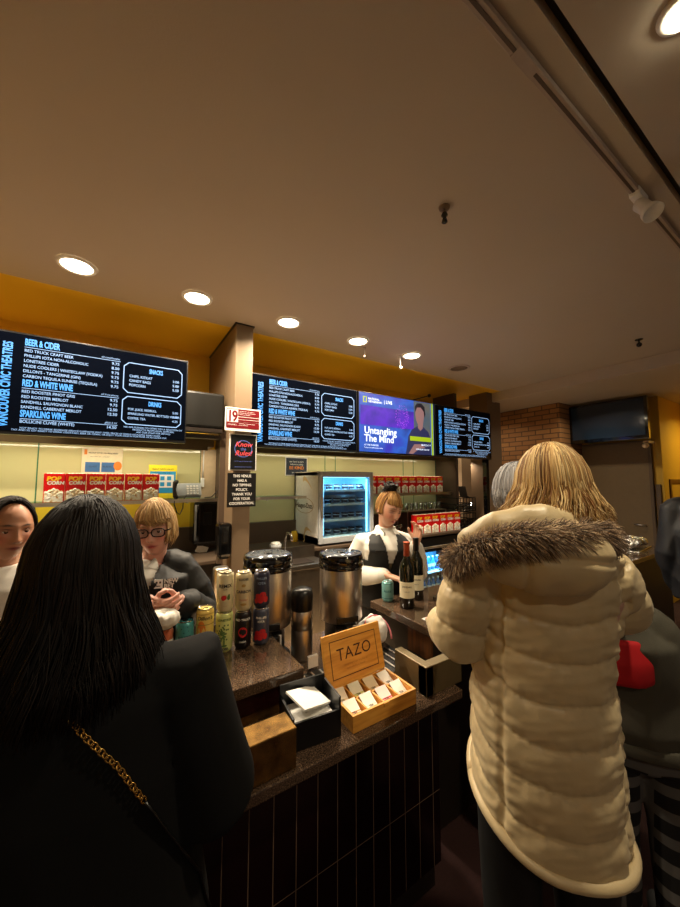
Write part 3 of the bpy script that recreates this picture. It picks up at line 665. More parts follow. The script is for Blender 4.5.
tag(obj('paper_sheet', G().box(.745, .795, 1.415, 1.43, .787, .835), 'paper'), 'white sheet standing in front of the dispensers left of the tea box lid', 'paper')

# ---------------------------------------------------------------- tea box
t = thing('tea_box', 'open bamboo tea box with engraved lid and eight tea compartments', 'tea box', (.700, 1.005, .771))
w, dp, h = .293, .175, .055
g = G().box(0, w, 0, .009, 0, h, .001).box(0, w, dp-.009, dp, 0, h, .001).box(0, .009, .009, dp-.009, 0, h).box(w-.009, w, .009, dp-.009, 0, h).box(.009, w-.009, .009, dp-.009, 0, .008)
obj('tray', g, 'bamboo', t)
g = G().box(.009, w-.009, dp/2-.003, dp/2+.003, .008, h-.006)
for k in (1, 2, 3): g.box(w*k/4-.003, w*k/4+.003, .009, dp-.009, .008, h-.006)
obj('divider', g, 'bamboo', t)
tcol = [(246, 240, 228), (246, 242, 234), (240, 226, 222), (246, 240, 230), (232, 216, 190), (234, 226, 200), (226, 206, 168), (246, 240, 230)]
bcol = [(230, 150, 80), (236, 228, 210), (220, 30, 60), (240, 232, 216), (226, 200, 150), (210, 214, 90), (214, 180, 120), (240, 232, 220)]
names = ['orange edged', 'plain white', 'red edged', 'off-white', 'cream', 'yellow-green edged', 'pale tan', 'white']
for k in range(8):
    i, j = k % 4, k//4
    if k == 4: pass
    q = thing('tea_packet', '%s tea packet in the %s row of the tea box, %s from left' % (names[k], 'front' if j == 0 else 'back', ORD[i]), 'tea packet', (.700+w*(i+.5)/4, 1.005+.009+(dp-.018)*(j+.5)/2, .7795), rng.uniform(-.08, .08), 'tea packets in the box')
    M['tp%d' % k] = P('packet_%d' % k, tcol[k] if k != 2 else (238, 220, 214), .6); M['tq%d' % k] = P('packet_band_%d' % k, bcol[k], .6)
    g = G(); g2 = G(); g3 = G()
    for s in range(6):
        mt = Matrix.Translation((0, .016-.006*s, .034-.003*s)) @ Matrix.Rotation(R(-56-2*s), 4, 'X')
        (g if s < 5 else g).box(-.026, .026, -.002, .002, -.022, .024, 0, mt)
        g2.box(-.026, .026, -.0026, .0026, -.022, -.006, 0, mt)
    mt = Matrix.Translation((0, -.014, .019)) @ Matrix.Rotation(R(-66), 4, 'X')
    v, f = textgeo('TEA', .011, bold=.02, align='CENTER'); g3.add([mt @ Vector((a, -.0035, b+.006)) for a, b in v], f, False)
    g3.box(-.018, .018, -.0032, -.0028, .0, .0015, 0, mt); g3.box(-.018, .012, -.0032, -.0028, -.004, -.0028, 0, mt)
    obj('sachet', g, 'tp%d' % k, q); obj('colour_band', g2, 'tq%d' % k, q); obj('print', g3, 'dark', q)
lid = obj('lid', G().box(0, w, 0, .012, 0, .185, .002), 'bamboo', t, (0, dp-.006, h-.002)); lid.rotation_euler = (R(-14), 0, R(2))
g = G(); frect(g, .03, w-.03, .025, .16, .003, -.0006); obj('groove', g, 'burn', lid)
lettering('engraving', [('TAZO', w/2, .085, .062, dict(align='CENTER', sx=1.0, space=1.05))], 'burn', lid, -.001)
M['faint'] = P('faint_engraving', (176, 116, 48), .6)
lettering('small_engraving', [('reincarnated tea, in a box of', w/2, .062, .0105, dict(align='CENTER')), ('eight rebellious blends', w/2, .048, .0105, dict(align='CENTER'))], 'faint', lid, -.001)
obj('catch', G().box(w/2-.012, w/2+.012, -.002, 0, h-.012, h-.001), 'bamboo', t)

# napkin holder
t = thing('napkin_holder', 'black plastic napkin caddy with white napkins beside the tea box', 'napkin holder', (.585, 1.10, .771), R(-6))
g = G(); o_ = G()
g.box(-.085, .085, -.07, .07, 0, .012).box(-.085, -.078, -.07, .07, .012, .10).box(.078, .085, -.07, .07, .012, .125).box(-.085, .085, .063, .07, .012, .135).box(-.085, .085, -.07, -.063, .012, .085)
obj('holder', g, 'black', t)
g = G()
for k in range(5):
    mt = Matrix.Translation((.0, -.003, .03+.009*k)) @ Matrix.Rotation(R(rng.uniform(-3, 3)), 4, 'Z'); g.box(-.068, .068, -.055, .055, -.004, .004, .001, mt)
mt = Matrix.Translation((-.0, .008, .104)) @ Matrix.Rotation(R(20), 4, 'Z') @ Matrix.Rotation(R(10), 4, 'X') @ Matrix.Rotation(R(14), 4, 'Y')
g.box(-.065, .062, -.05, .05, -.004, .003, .001, mt); obj('napkins', g, 'paper', t)

# ---------------------------------------------------------------- cans
def can(label, x, y, z, h, base, decor, r=.0335, top='steel_sm'):
    """decor: list of (kind, args) wrapped on the can; facing angle fa points at the viewer"""
    t = thing('drink_can', label, 'drink can', (x, y, z), 0, 'drink cans on the left counter')
    fa = math.atan2(-y, -x)
    M['cb'+label] = base if not isinstance(base, tuple) else P('can_print', base, .3, .25, noi=(20, .08))
    obj('body', G().lathe([(r*.72, .0), (r*.8, .003), (r, .014), (r, h-.016), (r*.86, h-.004)], seg=36), 'cb'+label, t)
    obj('lid', G().lathe([(r*.86, h-.005), (r*.88, h), (r*.83, h), (r*.8, h-.006), (.003, h-.006)], seg=36).box(-.008, .012, -.006, .006, h-.006, h-.003, .001), top, t)
    def wrap(a, b, rr): an = fa+a/r; return (rr*math.cos(an), rr*math.sin(an), b)
    for n_, (nm, mt, kind, args) in enumerate(decor):
        g = G(); rr = r+.0006+.0003*n_
        if kind == 'text':
            for s, zz, size, kw in args:
                v, f = textgeo(s, size, align='CENTER', **{k: q for k, q in kw.items()}); g.add([wrap(a, zz+b, rr) for a, b in v], f, False)
        elif kind == 'band':
            for z0, z1 in args: g.rings([[(rr*math.cos(2*PI*j/36), rr*math.sin(2*PI*j/36), zz) for j in range(36)] for zz in (z0, z1)], False)
        elif kind == 'blob':
            for (a, zz, ra, rz) in args:
                g.add([wrap(a, zz, rr)]+[wrap(a+ra*math.cos(2*PI*j/20), zz+rz*math.sin(2*PI*j/20), rr) for j in range(20)], [(0, 1+j, 1+(j+1) % 20) for j in range(20)], False)
        obj(nm, g, mt, t)
    return t
for nm, c in dict(c_red=(190, 30, 36), c_green=(70, 110, 40), c_tree=(90, 120, 60), c_navy=(30, 34, 56), c_blue=(130, 150, 180), c_or=(226, 130, 40), c_yel=(236, 200, 60), c_blk=(20, 18, 20), c_wh=(240, 238, 230), c_teal=(60, 150, 156), c_tdk=(20, 90, 100), c_gold=(176, 140, 70)).items(): M[nm] = P(nm[2:]+'_ink', c, .4)
CY = 1.485; B = dict(bold=.03)
p = [(.178, CY+.05), (.25, CY+.035), (.322, CY+.02), (.394, CY), (.467, CY-.012), (.543, CY-.02)]
berry = [('berries', 'c_red', 'blob', [(-.015, .05, .012, .012), (.006, .055, .014, .014), (.018, .038, .011, .012), (-.004, .034, .012, .011), (-.024, .032, .009, .01)])]
can('short can with an orange top, first in the row of cans behind the shoulder', *p[0], .93, .122, (214, 120, 84), [('band', 'c_wh', 'band', [(.04, .08)]), ('word', 'c_tdk', 'text', [('CIDER', .05, .02, B)])])
can('plain teal can in the row, second from the left', *p[1], .93, .140, (76, 160, 164), [('word', 'c_tdk', 'text', [('NUDE', .075, .018, B), ('VODKA', .05, .010, B)]), ('dots', 'c_tdk', 'blob', [(-.012, .115, .002, .003), (.01, .12, .002, .002), (.014, .105, .002, .002), (-.003, .1, .002, .003)])])
can('yellow and orange gin can, third from the left', *p[2], .93, .178, (236, 206, 110), [('splash', 'c_or', 'blob', [(-.014, .09, .018, .045), (.014, .06, .016, .03), (0, .03, .035, .012)]), ('word', 'c_blk', 'text', [("Dillon's", .138, .020, dict(shear=.2, bold=.02)), ('GIN', .052, .024, {}), ('TANGERINE', .04, .007, {})]), ('band', 'c_gold', 'band', [(.118, .121), (.158, .16)])])
treeb = [(rng.normal(0, .011), .078+rng.normal(0, .016), .0035, .0035) for _ in range(60)]
can('pale green can with a tree drawing at the bottom of the left stack', *p[3], .93, .157, (214, 222, 140), [('tree', 'c_tree', 'blob', treeb+[(0, .045, .003, .02), (0, .03, .012, .004)]), ('word', 'c_tree', 'text', [('LONETREE', .125, .012, B)]), ('small_word', 'c_navy', 'text', [('CIDER', .014, .012, B)])])
can('cream can with a red apple on top of the pale green tree can', *p[3], 1.0875, .157, (222, 212, 172), [('word', 'c_blk', 'text', [('REMIX', .098, .019, B), ('CIDER', .089, .006, {})]), ('apple', 'c_red', 'blob', [(-.006, .058, .009, .010), (-.001, .060, .007, .009)]), ('pear', 'c_green', 'blob', [(.014, .058, .006, .009), (.015, .066, .004, .006)]), ('small_word', 'c_gold', 'text', [('473 ml', .025, .006, {})])])
can('dark can with a red round print at the bottom of the middle stack', *p[4], .93, .150, (30, 24, 26), [('badge', 'c_red', 'blob', [(0, .07, .018, .02)]), ('figure', 'c_blk', 'blob', [(.002, .07, .009, .012), (-.006, .078, .004, .006)]), ('word', 'c_wh', 'text', [('RED TRUCK', .115, .012, B), ('LAGER', .03, .009, B)])])
can('cream can with dark lettering on top of the dark can, middle stack', *p[4], 1.0805, .157, (214, 200, 160), [('word', 'c_navy', 'text', [('CARBON', .075, .016, B), ('LOOSE', .125, .013, B)]), ('mark', 'c_gold', 'blob', [(0, .105, .008, .006), (0, .03, .012, .005)]), ('small_word', 'c_red', 'text', [('TEQUILA', .045, .008, {})])])
can('blue grey can with red berries at the bottom of the right stack', *p[5], .93, .150, (74, 78, 96), berry+[('word', 'c_wh', 'text', [('PHILLIPS', .11, .012, B), ('IOTA', .095, .012, B)])])
can('navy can with red berries on top of the right stack', *p[5], 1.0805, .152, (52, 54, 74), berry+[('word', 'c_blue', 'text', [('PHILLIPS', .12, .012, B), ('IOTA', .10, .014, B)])])
q = can('pale teal can beside the wine bottles on the right counter', 1.335, 1.565, .93, .115, (120, 176, 176), [('band', 'c_tdk', 'band', [(.02, .023), (.1, .102)]), ('word', 'c_tdk', 'text', [('NUDE', .055, .016, B)])]); q['group'] = 'drinks on the right counter'
def bottle(label, x, y, z, H, cap, r=.04, name='wine_bottle', parts=True, body='wine'):
    t = thing(name, label, 'bottle', (x, y, z), math.atan2(-y, -x)+PI/2, 'wine bottles on the right counter')
    k = H/.33
    obj('body', G().lathe([(r*.8, 0), (r, .006), (r, .19*k), (r*.93, .215*k), (r*.55, .245*k), (r*.4, .262*k), (r*.37, .31*k), (r*.42, .325*k), (r*.42, .33*k), (.003, .33*k)], seg=36), body, t)
    obj('capsule', G().lathe([(r*.42, .262*k), (r*.42, .33*k), (r*.45, .3305*k), (r*.45, .334*k), (.003, .334*k)], seg=30), cap, t)
    g = G(); rr = r+.0008
    g.rings([[(rr*math.sin(a), -rr*math.cos(a), zz) for a in np.linspace(-1.35, 1.35, 20)] for zz in (.055*k, .135*k)], False)
    g.f = [q for q in g.f if abs(q[0]-q[1]) < 10]; g.m = g.m[:len(g.f)]; g.sm = g.sm[:len(g.f)]
    obj('label', g, 'label', t)
    g = G(); rr = r+.0014; v, f = textgeo('SANDHILL', .012, bold=.02, align='CENTER'); g.add([(rr*math.sin(a/r), -rr*math.cos(a/r), .108*k+b) for a, b in v], f, False)
    v, f = textgeo('MERLOT', .007, align='CENTER'); g.add([(rr*math.sin(a/r), -rr*math.cos(a/r), .085*k+b) for a, b in v], f, False); obj('word', g, 'dark', t)
    return t
bottle('dark wine bottle with orange capsule and cream label, front one of the pair', 1.358, 1.43, .93, .345, 'orange')
bottle('dark wine bottle with black capsule, half hidden behind the orange-capped one', 1.50, 1.50, .93, .345, 'black')
# serving tray, papers on right counter
t = thing('metal_tray', 'shallow steel tray with papers on the right counter by the coat sleeve', 'tray', (1.56, 1.21, .9305))
obj('pan', G().box(0, .4, 0, .22, 0, .004).box(0, .4, 0, .006, .004, .02).box(0, .4, .214, .22, .004, .02).box(0, .006, 0, .22, .004, .02).box(.394, .4, 0, .22, .004, .02), 'steel_sm', t)
tag(obj('menu_sheet', G().box(1.30, 1.38, 1.18, 1.27, .931, .934), 'paper'), 'small white card flat on the corner of the right counter', 'paper')
t = thing('foil_tray', 'crumpled aluminium foil tray with food on the far right counter', 'foil tray', (4.40, 1.38, .9305), .1)
obj('plate', G().box(-.25, .28, -.1, .15, 0, .012, .004), 'foil', t)
g = G()
for k in range(26): g.ball((rng.uniform(-.2, .2), rng.uniform(-.07, .12), .04+rng.uniform(0, .05)), (.06, .05, .03), 8)
me = fuse(g, .012, 1, 'foil'); c = coords(me); nn = normals(me)
for i in range(len(c)): c[i] += nn[i]*.03*noise.noise(Vector(c[i])*22)
c[:, 2] = np.maximum(c[:, 2], .008); setco(me, c); obj('foil', me, 'foil', t)

# ---------------------------------------------------------------- freezer on back counter
t = thing('display_freezer', 'white countertop ice cream freezer with blue lit glass door', 'freezer', (1.735, 3.08, .95))
w, h, dp = .70, .76, .58
g = G().box(0, .03, .03, dp, .02, h).box(w-.03, w, .03, dp, .02, h).box(0, w, .03, dp, h-.05, h, .01).box(0, w, .03, dp, .02, .08).box(0, w, dp-.03, dp, .02, h)
obj('cabinet', g, 'white', t)
obj('liner', G().box(.031, .05, .04, dp-.031, .081, h-.051).box(w-.05, w-.031, .04, dp-.031, .081, h-.051).box(.05, w-.05, dp-.05, dp-.031, .081, h-.051), 'fridgein', t)
obj('foot', G().box(.04, .1, .06, .12, 0, .02).box(w-.1, w-.04, .06, .12, 0, .02).box(.04, .1, .45, .5, 0, .02).box(w-.1, w-.04, .45, .5, 0, .02), 'black', t)
dr = obj('door', G().box(0, .05, 0, .029, .02, h, .006).box(w-.05, w, 0, .029, .02, h, .006).box(.05, w-.05, 0, .029, h-.06, h, .004).box(.05, w-.05, 0, .029, .02, .08, .004), 'greyp', t)
obj('glass_pane', G().box(.05, w-.05, .01, .014, .08, h-.06), 'glass', dr); obj('handle', G().box(.012, .036, -.03, -.008, .28, .5, .006).box(.016, .032, -.01, .0, .29, .31).box(.016, .032, -.01, .0, .47, .49), 'steel', dr)
g = G()
for z in (.24, .40, .55): g.box(.05, w-.05, .05, dp-.06, z, z+.008).box(.05, w-.05, .045, .05, z-.004, z+.02)
obj('shelf', g, 'white', t)
obj('light_strip', G().box(.06, .075, .04, .05, .1, h-.08).box(w-.075, w-.06, .04, .05, .1, h-.08).box(.08, w-.08, .04, .055, h-.066, h-.058), 'blueled', t)
lg = dict(space=1.0)
def side(q): return (-.0015, .32-q[0], q[2])   # onto the left face: text runs towards -Y
lettering('logo_wording', [('Häagen-Dazs', -.02, .37, .075, dict(align='CENTER', bold=.01, sx=1.0))], 'maroonp', t, 0, mp=side)
g = G()
for r_ in (1, .94): pass
g.rings([[(-.0015, .335+.215*k*math.cos(2*PI*j/40), .395+.085*k*math.sin(2*PI*j/40)) for j in range(40)] for k in (1, .95)], False, False)
obj('logo_ring', g, 'c_gold', t)
M['swirl'] = P('swirl_print', (226, 196, 140), .5)
g = G()
for ph, z0 in ((0, .50), (.4, .05)):
    a = [(.12+.30*s+.07*math.sin(4*s+ph), z0+.22*s*(1 if z0 > .3 else -.1)+.05*math.sin(5*s+ph)+.05*(1-s)) for s in np.linspace(0, 1, 18)]
    g.add([(-.0012, y, z) for y, z in a]+[(-.0012, y+.01, z+.045*math.sin(PI*i/17)+.004) for i, (y, z) in enumerate(a)], [(i, i+1, 19+i, 18+i) for i in range(17)], False)
obj('swirl', g, 'swirl', t)
tub0 = None; n = 0
for r_, z in enumerate((.08, .248, .408, .558)):
    for c_ in range(6):
        x = 1.735+.10+.10*c_; lb = 'small ice cream tub on the %s shelf of the freezer, %s from the left' % (['bottom', 'second lowest', 'second highest', 'top'][r_], ORD[c_])
        if tub0 is None:
            tub0 = thing('ice_cream_tub', lb, 'ice cream tub', (x, 3.22, .95+z+.001), 0, 'tubs in the freezer')
            obj('cup', G().lathe([(.03, 0), (.038, .055)], seg=18), 'c_wh', tub0); obj('lid', G().lathe([(.04, .052), (.04, .065), (.003, .066)], seg=18), 'maroonp', tub0)
            obj('band', G().lathe([(.0335, .015), (.0375, .042)], seg=18, cap=False), 'c_navy', tub0)
        else: dup(tub0, (x, 3.22+rng.uniform(-.01, .03), .95+z+.001), None, lb)

# ---------------------------------------------------------------- low bottle cooler
t = thing('bottle_cooler', 'low black cooler with blue lit glass door full of bottles under the back counter', 'cooler', (3.05, 3.06, .12))
w, h, dp = .90, .66, .5
obj('cabinet', G().box(0, .04, 0, dp, 0, .78).box(w-.04, w, 0, dp, 0, .78).box(0, w, 0, dp, .66, .78).box(0, w, 0, dp, 0, .08).box(0, w, dp-.03, dp, 0, .7), 'black', t)
obj('liner', G().box(.04, w-.04, dp-.05, dp-.031, .08, .66).box(.04, .05, .02, dp-.05, .08, .66), 'fridgein', t)
obj('shelf', G().box(.04, w-.04, .02, dp-.05, .34, .35).box(.04, w-.04, .02, dp-.05, .08, .085), 'white', t)
dr = obj('door', G().box(.0, .05, -.03, -.001, .02, .66, .004).box(w-.11, w, -.03, -.001, .02, .66, .004).box(.05, w-.11, -.03, -.001, .62, .66).box(.05, w-.11, -.03, -.001, .02, .07), 'black', t)
obj('glass_pane', G().box(.05, w-.11, -.02, -.016, .07, .62), 'glass', dr); obj('rail', G().box(.02, w-.02, -.06, -.04, .665, .69, .005).box(.05, .08, -.045, 0, .67, .685).box(w-.08, w-.05, -.045, 0, .67, .685), 'steel', dr)
obj('light_strip', G().box(.06, w-.06, .02, .03, .645, .655).box(.05, .055, .02, .03, .1, .6), 'blueled', t)
st('trim_11', 3.05, 3.95, 3.08, 3.6, 0, .12, 'matt')
M['bwater'] = P('blue_bottle', (60, 130, 190), .15, coat=.5); M['bcapb'] = P('bottle_cap', (220, 235, 245), .4)
b0 = None
for r_, z in enumerate((.207, .472)):
    for c_ in range(9):
        x = 3.05+.10+.082*c_; lb = 'blue drink bottle on the %s shelf of the low cooler, %s from the left' % (['lower', 'upper'][r_], ORD[c_])
        if b0 is None:
            b0 = thing('drink_bottle', lb, 'bottle', (x, 3.16, z), 0, 'bottles in the low cooler')
            obj('body', G().lathe([(.026, 0), (.03, .01), (.03, .10), (.012, .145), (.012, .16)], seg=18), 'bwater', b0)
            obj('cap', G().lathe([(.014, .155), (.014, .172), (.002, .173)], seg=14), 'bcapb', b0); obj('label', G().lathe([(.0305, .045), (.0305, .085)], seg=18, cap=False), 'red' if 0 else 'c_wh', b0)
        else: dup(b0, (x, 3.16+rng.uniform(0, .03), z), None, lb)
# popcorn on the back counter in front
for k in range(6): putpop(3.17+.141*k, 3.14, .951, 'red popcorn box standing on the back counter, %s from the freezer side' % ORD[k], 'popcorn boxes on the back counter', rng.uniform(-.08, .08), 1.1)
# glass racks
def rack(label, x, y, z, w, d, h):
    t = thing('glass_rack', label, 'glass rack', (x, y, z), 0, 'black glass racks')
    g = G().box(0, w, 0, d, 0, .012)
    for zz in (.04, h*.5, h-.012): g.box(0, w, 0, .008, zz, zz+.012).box(0, w, d-.008, d, zz, zz+.012).box(0, .008, 0, d, zz, zz+.012).box(w-.008, w, 0, d, zz, zz+.012)
    for i in range(7): g.box(w*i/6-.003, w*i/6+.003, 0, .008, 0, h)
    obj('frame', g, 'black', t); return t
rk = [(4.02, 3.2, .951), (4.02, 3.2, 1.171)]
rack('black glass rack at the right end of the back counter, lower one', *rk[0], .40, .34, .20); rack('black glass rack at the right end of the back counter, upper one', *rk[1], .40, .34, .20)
g0 = None
def tumbler(x, y, z, label, group, sc=1):
    global g0
    if g0 is None:
        g0 = tag(obj('drinking_glass', G().lathe([(.022, 0), (.03, .10), (.028, .10), (.02, .006), (.003, .005)], seg=18, cap=False), 'tglass', loc=(x, y, z)), label, 'glass', group)
    else: dup(g0, (x, y, z), None, label, group)
for r_ in range(2):
    for k in range(5): tumbler(4.06+.08*k, 3.25, rk[r_][2]+.014, 'clear glass in the %s black rack, %s from the left' % (['lower', 'upper'][r_], ORD[k]), 'glasses in the black racks')
tag(obj('glass_mat', G().box(2.60, 3.10, 3.28, 3.5, .951, .956), 'black'), 'black mat under the clear glasses on the back counter', 'mat')
for k in range(6): tumbler(2.65+.08*k, 3.32, .957, 'clear glass standing on the back counter behind the bartender, %s from the left' % ORD[k], 'glasses behind the bartender')
t = thing('wire_shelf', 'low steel rack holding upside down glasses behind the front popcorn boxes', 'rack', (3.2, 3.34, .951))
obj('frame', G().box(0, .75, 0, .2, .255, .262).box(0, .01, 0, .01, 0, .255).box(.74, .75, 0, .01, 0, .255).box(0, .01, .19, .2, 0, .255).box(.74, .75, .19, .2, 0, .255), 'steel', t)
for k in range(8): tumbler(3.26+.09*k, 3.42, 1.2135, 'clear glass on the low steel rack, %s from the left' % ORD[k], 'glasses on the steel rack')
t = thing('tablet', 'black tablet standing tilted on the upper glass rack', 'tablet', (4.22, 3.3, 1.371+.001))
obj('slab', G().box(0, .2, 0, .01, .0, .16, .003), 'black', t).rotation_euler = (R(-12), 0, R(8))
obj('foot', G().box(.02, .18, .0, .06, 0, .01), 'black', t)
# ---------------------------------------------------------------- people
def ga(x, s): return np.exp(-(x/s)**2)
def head_pts(seg=72):
    th = np.linspace(0.02, PI-.02, seg//2+14); ph = np.linspace(0, 2*PI, seg, endpoint=False); out = []
    for t in th:
        z = np.cos(t); r = np.sin(t); x = np.sin(ph)*r; y = -np.cos(ph)*r
        X_, Y_, Z_ = .074*x, .093*y, np.full(seg, .117*z)
        d = max(0, -z)
        X_ = X_*(1-.26*d**1.3); Y_ = np.where(y > 0, Y_*(1-.30*d), Y_*(1-.05*d))
        front = np.clip(-y, 0, 1)**.6*(r > .05)
        Y_ = np.where(Y_ < -.078, -.078+(Y_+.078)*.55, Y_)
        ax = np.abs(X_)
        k = np.clip((.020-Z_)/.055, 0, 1)
        nose = (.005+.019*k)*ga(X_, .0075+.006*k)*np.where(Z_ > .02, ga(Z_-.02, .014), np.where(Z_ < -.032, ga(Z_+.032, .007), 1))
        nose += .006*ga(ax-.011, .006)*ga(Z_+.028, .008)
        sock = .0105*ga(ax-.031, .015)*ga(Z_-.008, .0115)
        brow = .005*ga(Z_-.027, .009)*ga(ax-.025, .03)
        lips = .0062*ga(X_, .021)*(ga(Z_+.054, .0055)+ga(Z_+.066, .006)); cr = .0045*ga(X_, .02)*ga(Z_+.0600, .0026)
        chin = .008*ga(X_, .02)*ga(Z_+.094, .015); chk = .005*ga(ax-.04, .018)*ga(Z_+.02, .022)
        Y_ = Y_-front*(nose-sock+brow+lips-cr+chin+chk)
        out.append([Vector(p) for p in zip(X_, Y_, Z_)])
    return out
def add_head(g, Mh):
    g.rings([[Mh @ p for p in r] for r in head_pts()])
    for s in (-1, 1):
        g.rings([[Mh @ Vector((s*(.071+.012*math.sin(t)), .012+.006*math.cos(t)+.018*math.cos(a)*math.sin(t)*(1.0), -.006+.03*math.sin(a)*math.sin(t))) for a in np.linspace(0, 2*PI, 14, endpoint=False)] for t in np.linspace(.15, PI/2, 5)])
def add_hand(g, Wp, D, N, ts, curl=.9, spread=.06, sc=1.0, thumb=.5):
    Wp, D, N = Vector(Wp), Vector(D).normalized(), Vector(N); N = (N-D*N.dot(D)).normalized(); Sd = D.cross(N).normalized()*ts  # Sd points to the thumb side
    L = [.066, .075, .070, .055]
    for k in range(4):
        off = (1.5-k)*.0198*sc; b = Wp+D*(.088-.004*abs(k-1))*sc+Sd*off
        g.tube([Wp+Sd*off*.45-D*.01, Wp+D*.045*sc+Sd*off*.85, b], [.0135*sc, .0125*sc, .0098*sc], 10, round_=True)
        a = 0; p = b; pts = [b-D*.01]; rd = [.0092*sc]; d0 = (D+Sd*(1.5-k)*spread).normalized()
        for j, fr in enumerate((.45, .32, .23)):
            pts.append(p); rd.append((.0090-.0009*j)*sc); a += curl/2.6*(1+.12*k)
            d = (d0*math.cos(a)+N*math.sin(a)).normalized(); p = p+d*L[k]*fr*sc
        pts.append(p); rd.append(.0066*sc); g.tube(pts, rd, 10, round_=True)
    b = Wp+D*.022*sc+Sd*.018*sc; d = (D*.65+Sd*.75+N*thumb*.6).normalized(); d2 = (D*.95+Sd*.15+N*thumb).normalized()
    g.tube([b-d*.01, b+d*.03*sc, b+d*.055*sc, b+d*.055*sc+d2*.03*sc], [.0135*sc, .0125*sc, .0098*sc, .0078*sc], 10, round_=True)
def ell(z, rx, ry, cx=0, cy=0, n=40, e=2.3):
    r = []
    for j in range(n):
        a = 2*PI*j/n; c, s = math.cos(a), math.sin(a)
        r.append(Vector((cx+rx*math.copysign(abs(c)**(2/e), c), cy+ry*math.copysign(abs(s)**(2/e), s), z)))
    return r
def hair_col(n, pal):
    w = rng.random(n); i = (w*len(pal)).astype(int).clip(0, len(pal)-1)
    base = np.array([lin(c) for c in pal])[i]; return base*rng.uniform(.75, 1.2, (n, 1))
def hair(parent, Mh, n, pal, zlen, azr=(.9, 2*PI-.9), width=.0035, flare=.0, wave=.004, rad=(.080, .100, .122), clump=7, bangs=None, off=(0, .012, .006), name='hair', tuck=0, capt=.80, part=0, cap=True, drape=None):
    g = G(); cols = []
    up = Mh.to_3x3()
    nk = 15
    cl = [(rng.uniform(*azr), rng.uniform(-.3, .3), rng.uniform(0, 6.28), rng.uniform(-1, 1)) for _ in range(max(1, n//clump))]
    pc = hair_col(n, pal); cc = hair_col(len(cl), pal)
    for i in range(n):
        ci = i % len(cl); c0, tw, ph, lk = cl[ci]
        az = min(max(c0+rng.normal(0, .07), azr[0]), azr[1]); layer = rng.random()**.6
        isb = bangs and i < n*bangs[0]
        if isb: az = rng.uniform(-.95, .95)
        k = 1+.10*layer+.015*lk; rx, ry, rz = [q*k for q in rad]
        zl = zlen(az) if callable(zlen) else zlen
        zl = zl+rng.normal(0, .012)
        if isb: zl = bangs[1]+rng.normal(0, .007)+.010*az*az
        px = part+rng.uniform(-.012, .012); py = rng.uniform(-.05, .03)
        pts = []; a1 = R(84) if not isb else R(80)
        top = Vector((px, py, rz*math.sqrt(max(.05, 1-(px/rx)**2-(py/ry)**2))))
        dx, dy = math.sin(az), -math.cos(az)
        for s in np.linspace(0.0, 1, 8):
            a = s*a1; p = Vector((rx*dx*math.sin(a), ry*dy*math.sin(a), rz*math.cos(a)))
            w = (1-s)**1.5; p = p*(1-w)+top*w
            q = math.sqrt((p.x/rx)**2+(p.y/ry)**2+(p.z/rz)**2); p = p/q
            pts.append(p)
        if isb:
            e = pts[-1]; pts = [p for p in pts if p.z > zl]; 
            if len(pts) < 3: continue
            l = pts[-1]; pts.append(Vector((l.x*.98+.012, l.y-.004, zl)))
        pts = [Mh @ (p+Vector(off)) for p in pts]
        if not isb:
            e = pts[-1]; zt = Mh.translation.z+zl; m = 9; o = up @ Vector((dx, dy, 0))
            for s in np.linspace(.12, 1, m):
                z = e.z+(zt-e.z)*s
                p = Vector((e.x, e.y, z))+o*(flare*s**1.5*(1.1+.5*lk)-tuck*max(0, s-.75)*4)
                p += Vector((math.sin(ph+s*6+tw*4), math.cos(ph*1.3+s*5), 0))*wave*(.15+1.5*s)+Vector((tw*.03*s, 0, 0))
                if drape: p = drape(p, s)
                if z < e.z+.002 or s > .1: pts.append(p)
        m = len(pts); w = width*rng.uniform(.7, 1.3)
        v0 = len(g.v); g.tube(pts, [w*(.8 if j < 2 else 1)*(1-.75*max(0, j/(m-1)-.7)/.3) for j in range(m)], 5, .6)
        col = pc[i]*.45+cc[ci]*.55
        cols += [col]*(len(g.v)-v0)
    if cap:
        v0 = len(g.v); rs = []
        for t in np.linspace(.05, PI*capt, 22):
            rs.append([Mh @ (Vector((rad[0]*.99*math.sin(t)*math.cos(a), rad[1]*.97*math.sin(t)*math.sin(a)*(1 if math.sin(a) > 0 else .93), rad[2]*.99*math.cos(t)))+Vector(off)+Vector((0, .012*max(0, t-1.2), 0))) for a in np.linspace(0, 2*PI, 40, endpoint=False)])
        if zlen is not None:
            # open the face
            n0 = len(g.f); g.rings(rs); F = []
            for f in g.f[n0:]:
                c = sum((Vector(g.v[i]) for i in f), Vector())/len(f); q = Mh.inverted() @ c
                if q.y < -.02 and q.z < (bangs[1]+.035 if bangs else .055) and abs(q.x) < .062 : continue
                F.append(f)
            g.f = g.f[:n0]+F; g.m = g.m[:len(g.f)]; g.sm = g.sm[:len(g.f)]
        cols += [np.array(lin(pal[0]))*.7]*(len(g.v)-v0)
    me = g.mesh(name); setcol(me, np.array(cols)); return obj(name, me, 'hair', parent)
